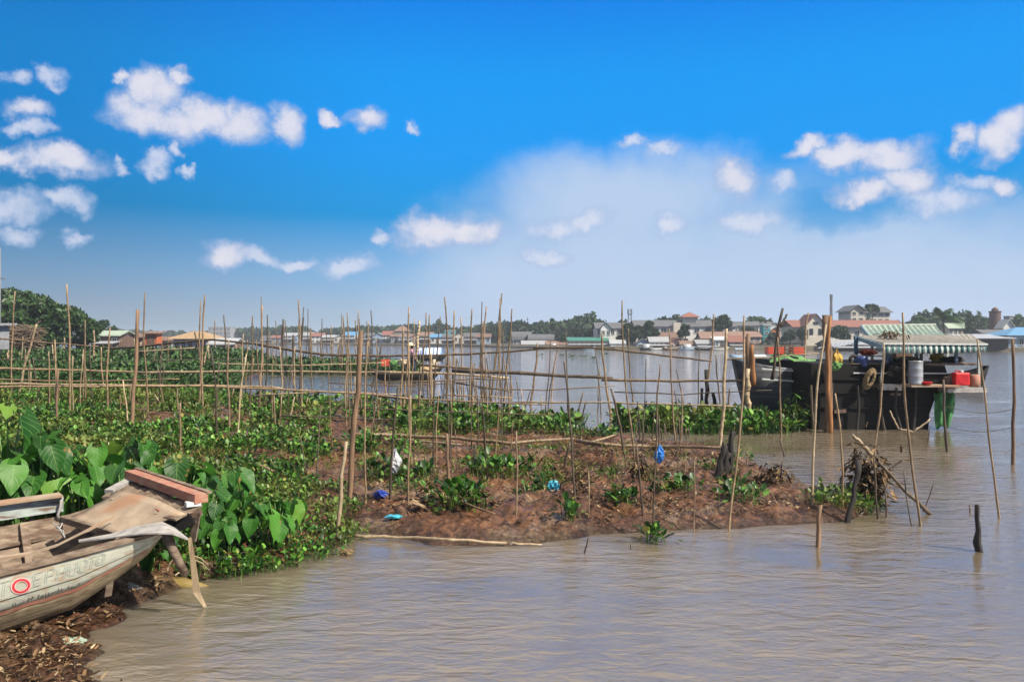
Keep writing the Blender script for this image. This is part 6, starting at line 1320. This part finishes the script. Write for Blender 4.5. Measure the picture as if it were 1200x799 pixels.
palm(1105, 362, 44, 165, 'big spreading palm right of the mint roof', 30); palm(1078, 371, 22, 185, 'smaller palm left of the big spreading one', 22); palm(547, 384, 9, 330, 'tiny far palm by the turquoise block', 12)
# distant wood
n = 52000; px = nr.uniform(-250, 1500, n); D = np.interp(px, [b[0] for b in BANK], [b[1] for b in BANK])*1.12+nr.uniform(5, 60, n)+25
top = 3.0+7.5*fbm(px*.035, D*.004, 4)+2.5*fbm(px*.21+5, D*.0, 2)
z = .8+(top)*nr.uniform(0, 1, n)**.6; c = np.stack([(px-600)/F*D, D, z], 1)
u = nr.normal(0, 1, (n, 3)); u /= np.linalg.norm(u, axis=1)[:, None]; v = np.cross(u, nr.normal(0, 1, (n, 3))); v /= np.linalg.norm(v, axis=1)[:, None]; s = nr.uniform(.6, 1.5, n)[:, None]*(D/330)[:, None]
V = np.stack([c-u*s, c+v*s*.55, c+u*s, c-v*s*.55], 1).reshape(-1, 3); o = npmesh('distant_wood', V, np.arange(4*n), np.arange(n)*4, np.full(n, 4), M['tree_dark']); o['kind'] = 'stuff'; tag(o, 'low dark wood along the whole far bank behind the houses', 'wood')

# ------------------------------------------------------------------ air
HAZE = 0.00045
if HAZE:
    mb = MB(); mb.box((0, 700, 8), (2990, 1500, 22)); m, nt, N, L = newmat('river_haze'); out = N.new('ShaderNodeOutputMaterial'); pv = N.new('ShaderNodeVolumePrincipled'); pv.inputs['Color'].default_value = (.78, .87, 1, 1); pv.inputs['Density'].default_value = HAZE; pv.inputs['Anisotropy'].default_value = .2; L.new(pv.outputs[0], out.inputs['Volume'])
    o = mb.build('haze', m); o['kind'] = 'stuff'

# ------------------------------------------------------------------ sky
EXPO = .95
SUN_EL, SUN_AZ = R(46), R(122)      # azimuth clockwise from the view direction (+Y): sun at the right, a little behind the camera
wd_ = bpy.data.worlds.new('World'); sc.world = wd_; wd_.use_nodes = True; nt = wd_.node_tree; N = nt.nodes; L = nt.links; N.clear()
out = N.new('ShaderNodeOutputWorld'); bg = N.new('ShaderNodeBackground'); L.new(bg.outputs[0], out.inputs[0])
def mth(op, a, b=None, c=None, clamp=False):
    n = N.new('ShaderNodeMath'); n.operation = op; n.use_clamp = clamp
    for i, v in enumerate((a, b, c)):
        if v is None: continue
        if isinstance(v, (int, float)): n.inputs[i].default_value = v
        else: L.new(v, n.inputs[i])
    return n.outputs[0]
def mixc(f, a, b):
    n = N.new('ShaderNodeMix'); n.data_type = 'RGBA'
    for i, v in ((0, f), (6, a), (7, b)):
        if isinstance(v, tuple): n.inputs[i].default_value = (*v, 1)
        elif isinstance(v, (int, float)): n.inputs[i].default_value = v
        else: L.new(v, n.inputs[i])
    return n.outputs[2]
tc = N.new('ShaderNodeTexCoord'); sx = N.new('ShaderNodeSeparateXYZ'); L.new(tc.outputs['Generated'], sx.inputs[0])
az = mth('ARCTAN2', sx.outputs[0], sx.outputs[1]); el = mth('ARCSINE', sx.outputs[2])
sky = N.new('ShaderNodeTexSky'); sky.sky_type = 'NISHITA'; sky.sun_disc = False; sky.sun_elevation = SUN_EL; sky.sun_rotation = SUN_AZ; sky.air_density = 1.0; sky.dust_density = .6; sky.ozone_density = 2.5
nish = N.new('ShaderNodeVectorMath'); nish.operation = 'SCALE'; nish.inputs['Scale'].default_value = .09; L.new(sky.outputs[0], nish.inputs[0])
rp = N.new('ShaderNodeValToRGB'); cr = rp.color_ramp; cr.interpolation = 'B_SPLINE' if False else 'LINEAR'
stops = [(398, (168, 190, 208)), (365, (164, 190, 216)), (325, (132, 182, 226)), (255, (2, 152, 224)), (180, (2, 156, 246)), (90, (0, 155, 248)), (0, (0, 132, 238)), (-90, (2, 110, 220)), (-420, (10, 80, 160))]
elmax = 1.0
for i, (y, c) in enumerate(stops):
    e = cr.elements[i] if i < 2 else cr.elements.new(0.5)
    e.position = math.atan((HY-y)/F)/elmax; e.color = (*lin(*c), 1)
L.new(mth('DIVIDE', el, elmax), rp.inputs[0])
base = mixc(.985, nish.outputs[0], rp.outputs[0])
# base sky scaled darker towards the left
lf = N.new('ShaderNodeMapRange'); lf.interpolation_type = 'SMOOTHSTEP'; lf.inputs[1].default_value = -.62; lf.inputs[2].default_value = -.1; lf.inputs[3].default_value = .66; lf.inputs[4].default_value = 1; L.new(az, lf.inputs[0])
sc_ = N.new('ShaderNodeVectorMath'); sc_.operation = 'SCALE'; L.new(base, sc_.inputs[0]); L.new(lf.outputs[0], sc_.inputs['Scale']); base = sc_.outputs[0]
def wnoise(scale, det, ro=.55):
    n = N.new('ShaderNodeTexNoise'); n.inputs['Scale'].default_value = scale; n.inputs['Detail'].default_value = det; n.inputs['Roughness'].default_value = ro; L.new(tc.outputs['Generated'], n.inputs['Vector']); return n
nA, nB, nC = wnoise(15, 9, .62), wnoise(40, 8, .65), wnoise(5, 4)
wob = N.new('ShaderNodeVectorMath'); wob.operation = 'SUBTRACT'; L.new(nA.outputs['Color'], wob.inputs[0]); wob.inputs[1].default_value = (.5, .5, .5)
wos = N.new('ShaderNodeVectorMath'); wos.operation = 'SCALE'; wos.inputs['Scale'].default_value = .075; L.new(wob.outputs[0], wos.inputs[0])
cb = N.new('ShaderNodeCombineXYZ'); L.new(az, cb.inputs[0]); L.new(el, cb.inputs[1])
pos = N.new('ShaderNodeVectorMath'); pos.operation = 'ADD'; L.new(cb.outputs[0], pos.inputs[0]); L.new(wos.outputs[0], pos.inputs[1])
def blob(cx, cy, rx, ry, src):
    a0 = math.atan((cx-600)/F); e0 = math.atan((HY-cy)/F*math.cos(a0)); k = math.cos(a0)
    s = N.new('ShaderNodeVectorMath'); s.operation = 'SUBTRACT'; L.new(src, s.inputs[0]); s.inputs[1].default_value = (a0, e0, 0)
    m = N.new('ShaderNodeVectorMath'); m.operation = 'MULTIPLY'; L.new(s.outputs[0], m.inputs[0]); m.inputs[1].default_value = (F/rx/k/k, F/ry/k, 0)
    d = N.new('ShaderNodeVectorMath'); d.operation = 'DOT_PRODUCT'; L.new(m.outputs[0], d.inputs[0]); L.new(m.outputs[0], d.inputs[1])
    return mth('SUBTRACT', 1, d.outputs['Value'])
STRONG = [(190, 108, 36, 20), (150, 96, 14, 8), (213, 90, 16, 10), (168, 138, 42, 24), (205, 148, 42, 22), (245, 138, 34, 22), (285, 148, 32, 22), (335, 155, 17, 24), (388, 140, 12, 8), (432, 139, 23, 12),
 (28, 130, 25, 13), (70, 195, 52, 16), (10, 190, 30, 12), (512, 268, 44, 24), (548, 272, 40, 16), (860, 211, 26, 22), (950, 176, 30, 10), (1000, 186, 36, 18), (1045, 185, 40, 22), (1065, 212, 34, 22), (1020, 230, 36, 14), (1128, 165, 18, 16), (1172, 168, 30, 20), (1190, 150, 26, 18), (1180, 220, 22, 12), (265, 297, 34, 16)]
WEAK = [(10, 90, 18, 9), (50, 93, 21, 11), (40, 158, 30, 12), (18, 240, 46, 22), (82, 236, 34, 16), (20, 272, 32, 14), (85, 276, 22, 10), (185, 196, 24, 13), (212, 184, 12, 9), (226, 208, 10, 6), (140, 200, 14, 8), (310, 303, 32, 12), (352, 303, 28, 10), (410, 310, 44, 14), (485, 152, 10, 6), (448, 278, 14, 12), (650, 265, 50, 18), (692, 258, 34, 14), (740, 168, 18, 7), (775, 176, 26, 8), (918, 217, 22, 16), (785, 262, 26, 16), (880, 264, 44, 18), (1100, 238, 60, 18), (640, 300, 40, 12), (1150, 215, 40, 12)]
def union(lst):
    v = None
    for b in lst:
        q = blob(*b, pos.outputs[0]); v = q if v is None else mth('MAXIMUM', v, q)
    return mth('MAXIMUM', v, -2.5)
us, uw = union(STRONG), union(WEAK)
det = mth('ADD', mth('MULTIPLY', mth('SUBTRACT', nA.outputs[0], .5), 1.2), mth('MULTIPLY', mth('SUBTRACT', nB.outputs[0], .5), 1.3))
def sstep(v, a, b, lo=0., hi=1.):
    n = N.new('ShaderNodeMapRange'); n.interpolation_type = 'SMOOTHSTEP'; n.inputs[1].default_value = a; n.inputs[2].default_value = b; n.inputs[3].default_value = lo; n.inputs[4].default_value = hi; L.new(v, n.inputs[0]); return n.outputs[0]
ms = sstep(mth('ADD', us, det), -.85, .85, 0, .93); mw = sstep(mth('ADD', uw, det), -.35, 1.0, 0, .8)
# broad thin veil low over the river, with a clear hole
v1 = blob(790, 335, 350, 140, pos.outputs[0]); v2 = blob(1080, 350, 420, 130, pos.outputs[0]); v3 = blob(995, 246, 85, 24, pos.outputs[0]); v4 = blob(740, 240, 190, 70, pos.outputs[0])
veil = sstep(mth('ADD', mth('MAXIMUM', mth('MAXIMUM', v1, v2), v4), mth('MULTIPLY', mth('SUBTRACT', nC.outputs[0], .5), 1.4)), -.45, 1.1, 0, .9)
veil = mth('MULTIPLY', veil, mth('SUBTRACT', 1, sstep(mth('ADD', v3, mth('MULTIPLY', det, .8)), -.9, 1.1, 0, .75)))
col = mixc(veil, base, lin(192, 211, 238))
wc = mixc(sstep(mth('ADD', uw, det), .2, 1.2), lin(168, 192, 230), lin(222, 226, 242)); col = mixc(mw, col, wc)
cc = mixc(sstep(mth('ADD', us, mth('MULTIPLY', det, 1.2)), -.1, 1.25), lin(166, 188, 226), lin(234, 231, 240)); col = mixc(ms, col, cc)
hi = mth('MULTIPLY', sstep(el, .405, .52), sstep(nC.outputs[0], .3, .6, .6, 1)); col = mixc(hi, col, (1.0, .93, .86))  # unseen bright overhead cloud, added to whiten the water's reflection and the ambient light
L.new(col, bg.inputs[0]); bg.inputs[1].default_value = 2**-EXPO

# ------------------------------------------------------------------ sun and camera
sl = bpy.data.lights.new('sun', 'SUN'); sl.energy = 5.0; sl.angle = R(.5); sl.color = (1, .91, .77); so = bpy.data.objects.new('sun', sl); C.objects.link(so)
sd = Vector((math.sin(SUN_AZ)*math.cos(SUN_EL), math.cos(SUN_AZ)*math.cos(SUN_EL), math.sin(SUN_EL))); so.rotation_euler = (-sd).to_track_quat('-Z', 'Y').to_euler(); so.location = (20, -10, 30)
cam = bpy.data.cameras.new('camera'); cam.lens = 28; cam.sensor_width = 36; cam.clip_end = 6000; cam.clip_start = .05
co = bpy.data.objects.new('camera', cam); C.objects.link(co); co.location = (0, 0, H); co.rotation_euler = (R(90)-1.5/F, 0, 0); sc.camera = co
sc.render.engine = 'CYCLES'; sc.view_settings.view_transform = 'Standard'; sc.view_settings.look = 'None'; sc.view_settings.exposure = EXPO; sc.view_settings.gamma = 1
sc.cycles.use_denoising = True; sc.cycles.max_bounces = 6; sc.cycles.volume_bounces = 0; sc.cycles.transparent_max_bounces = 8
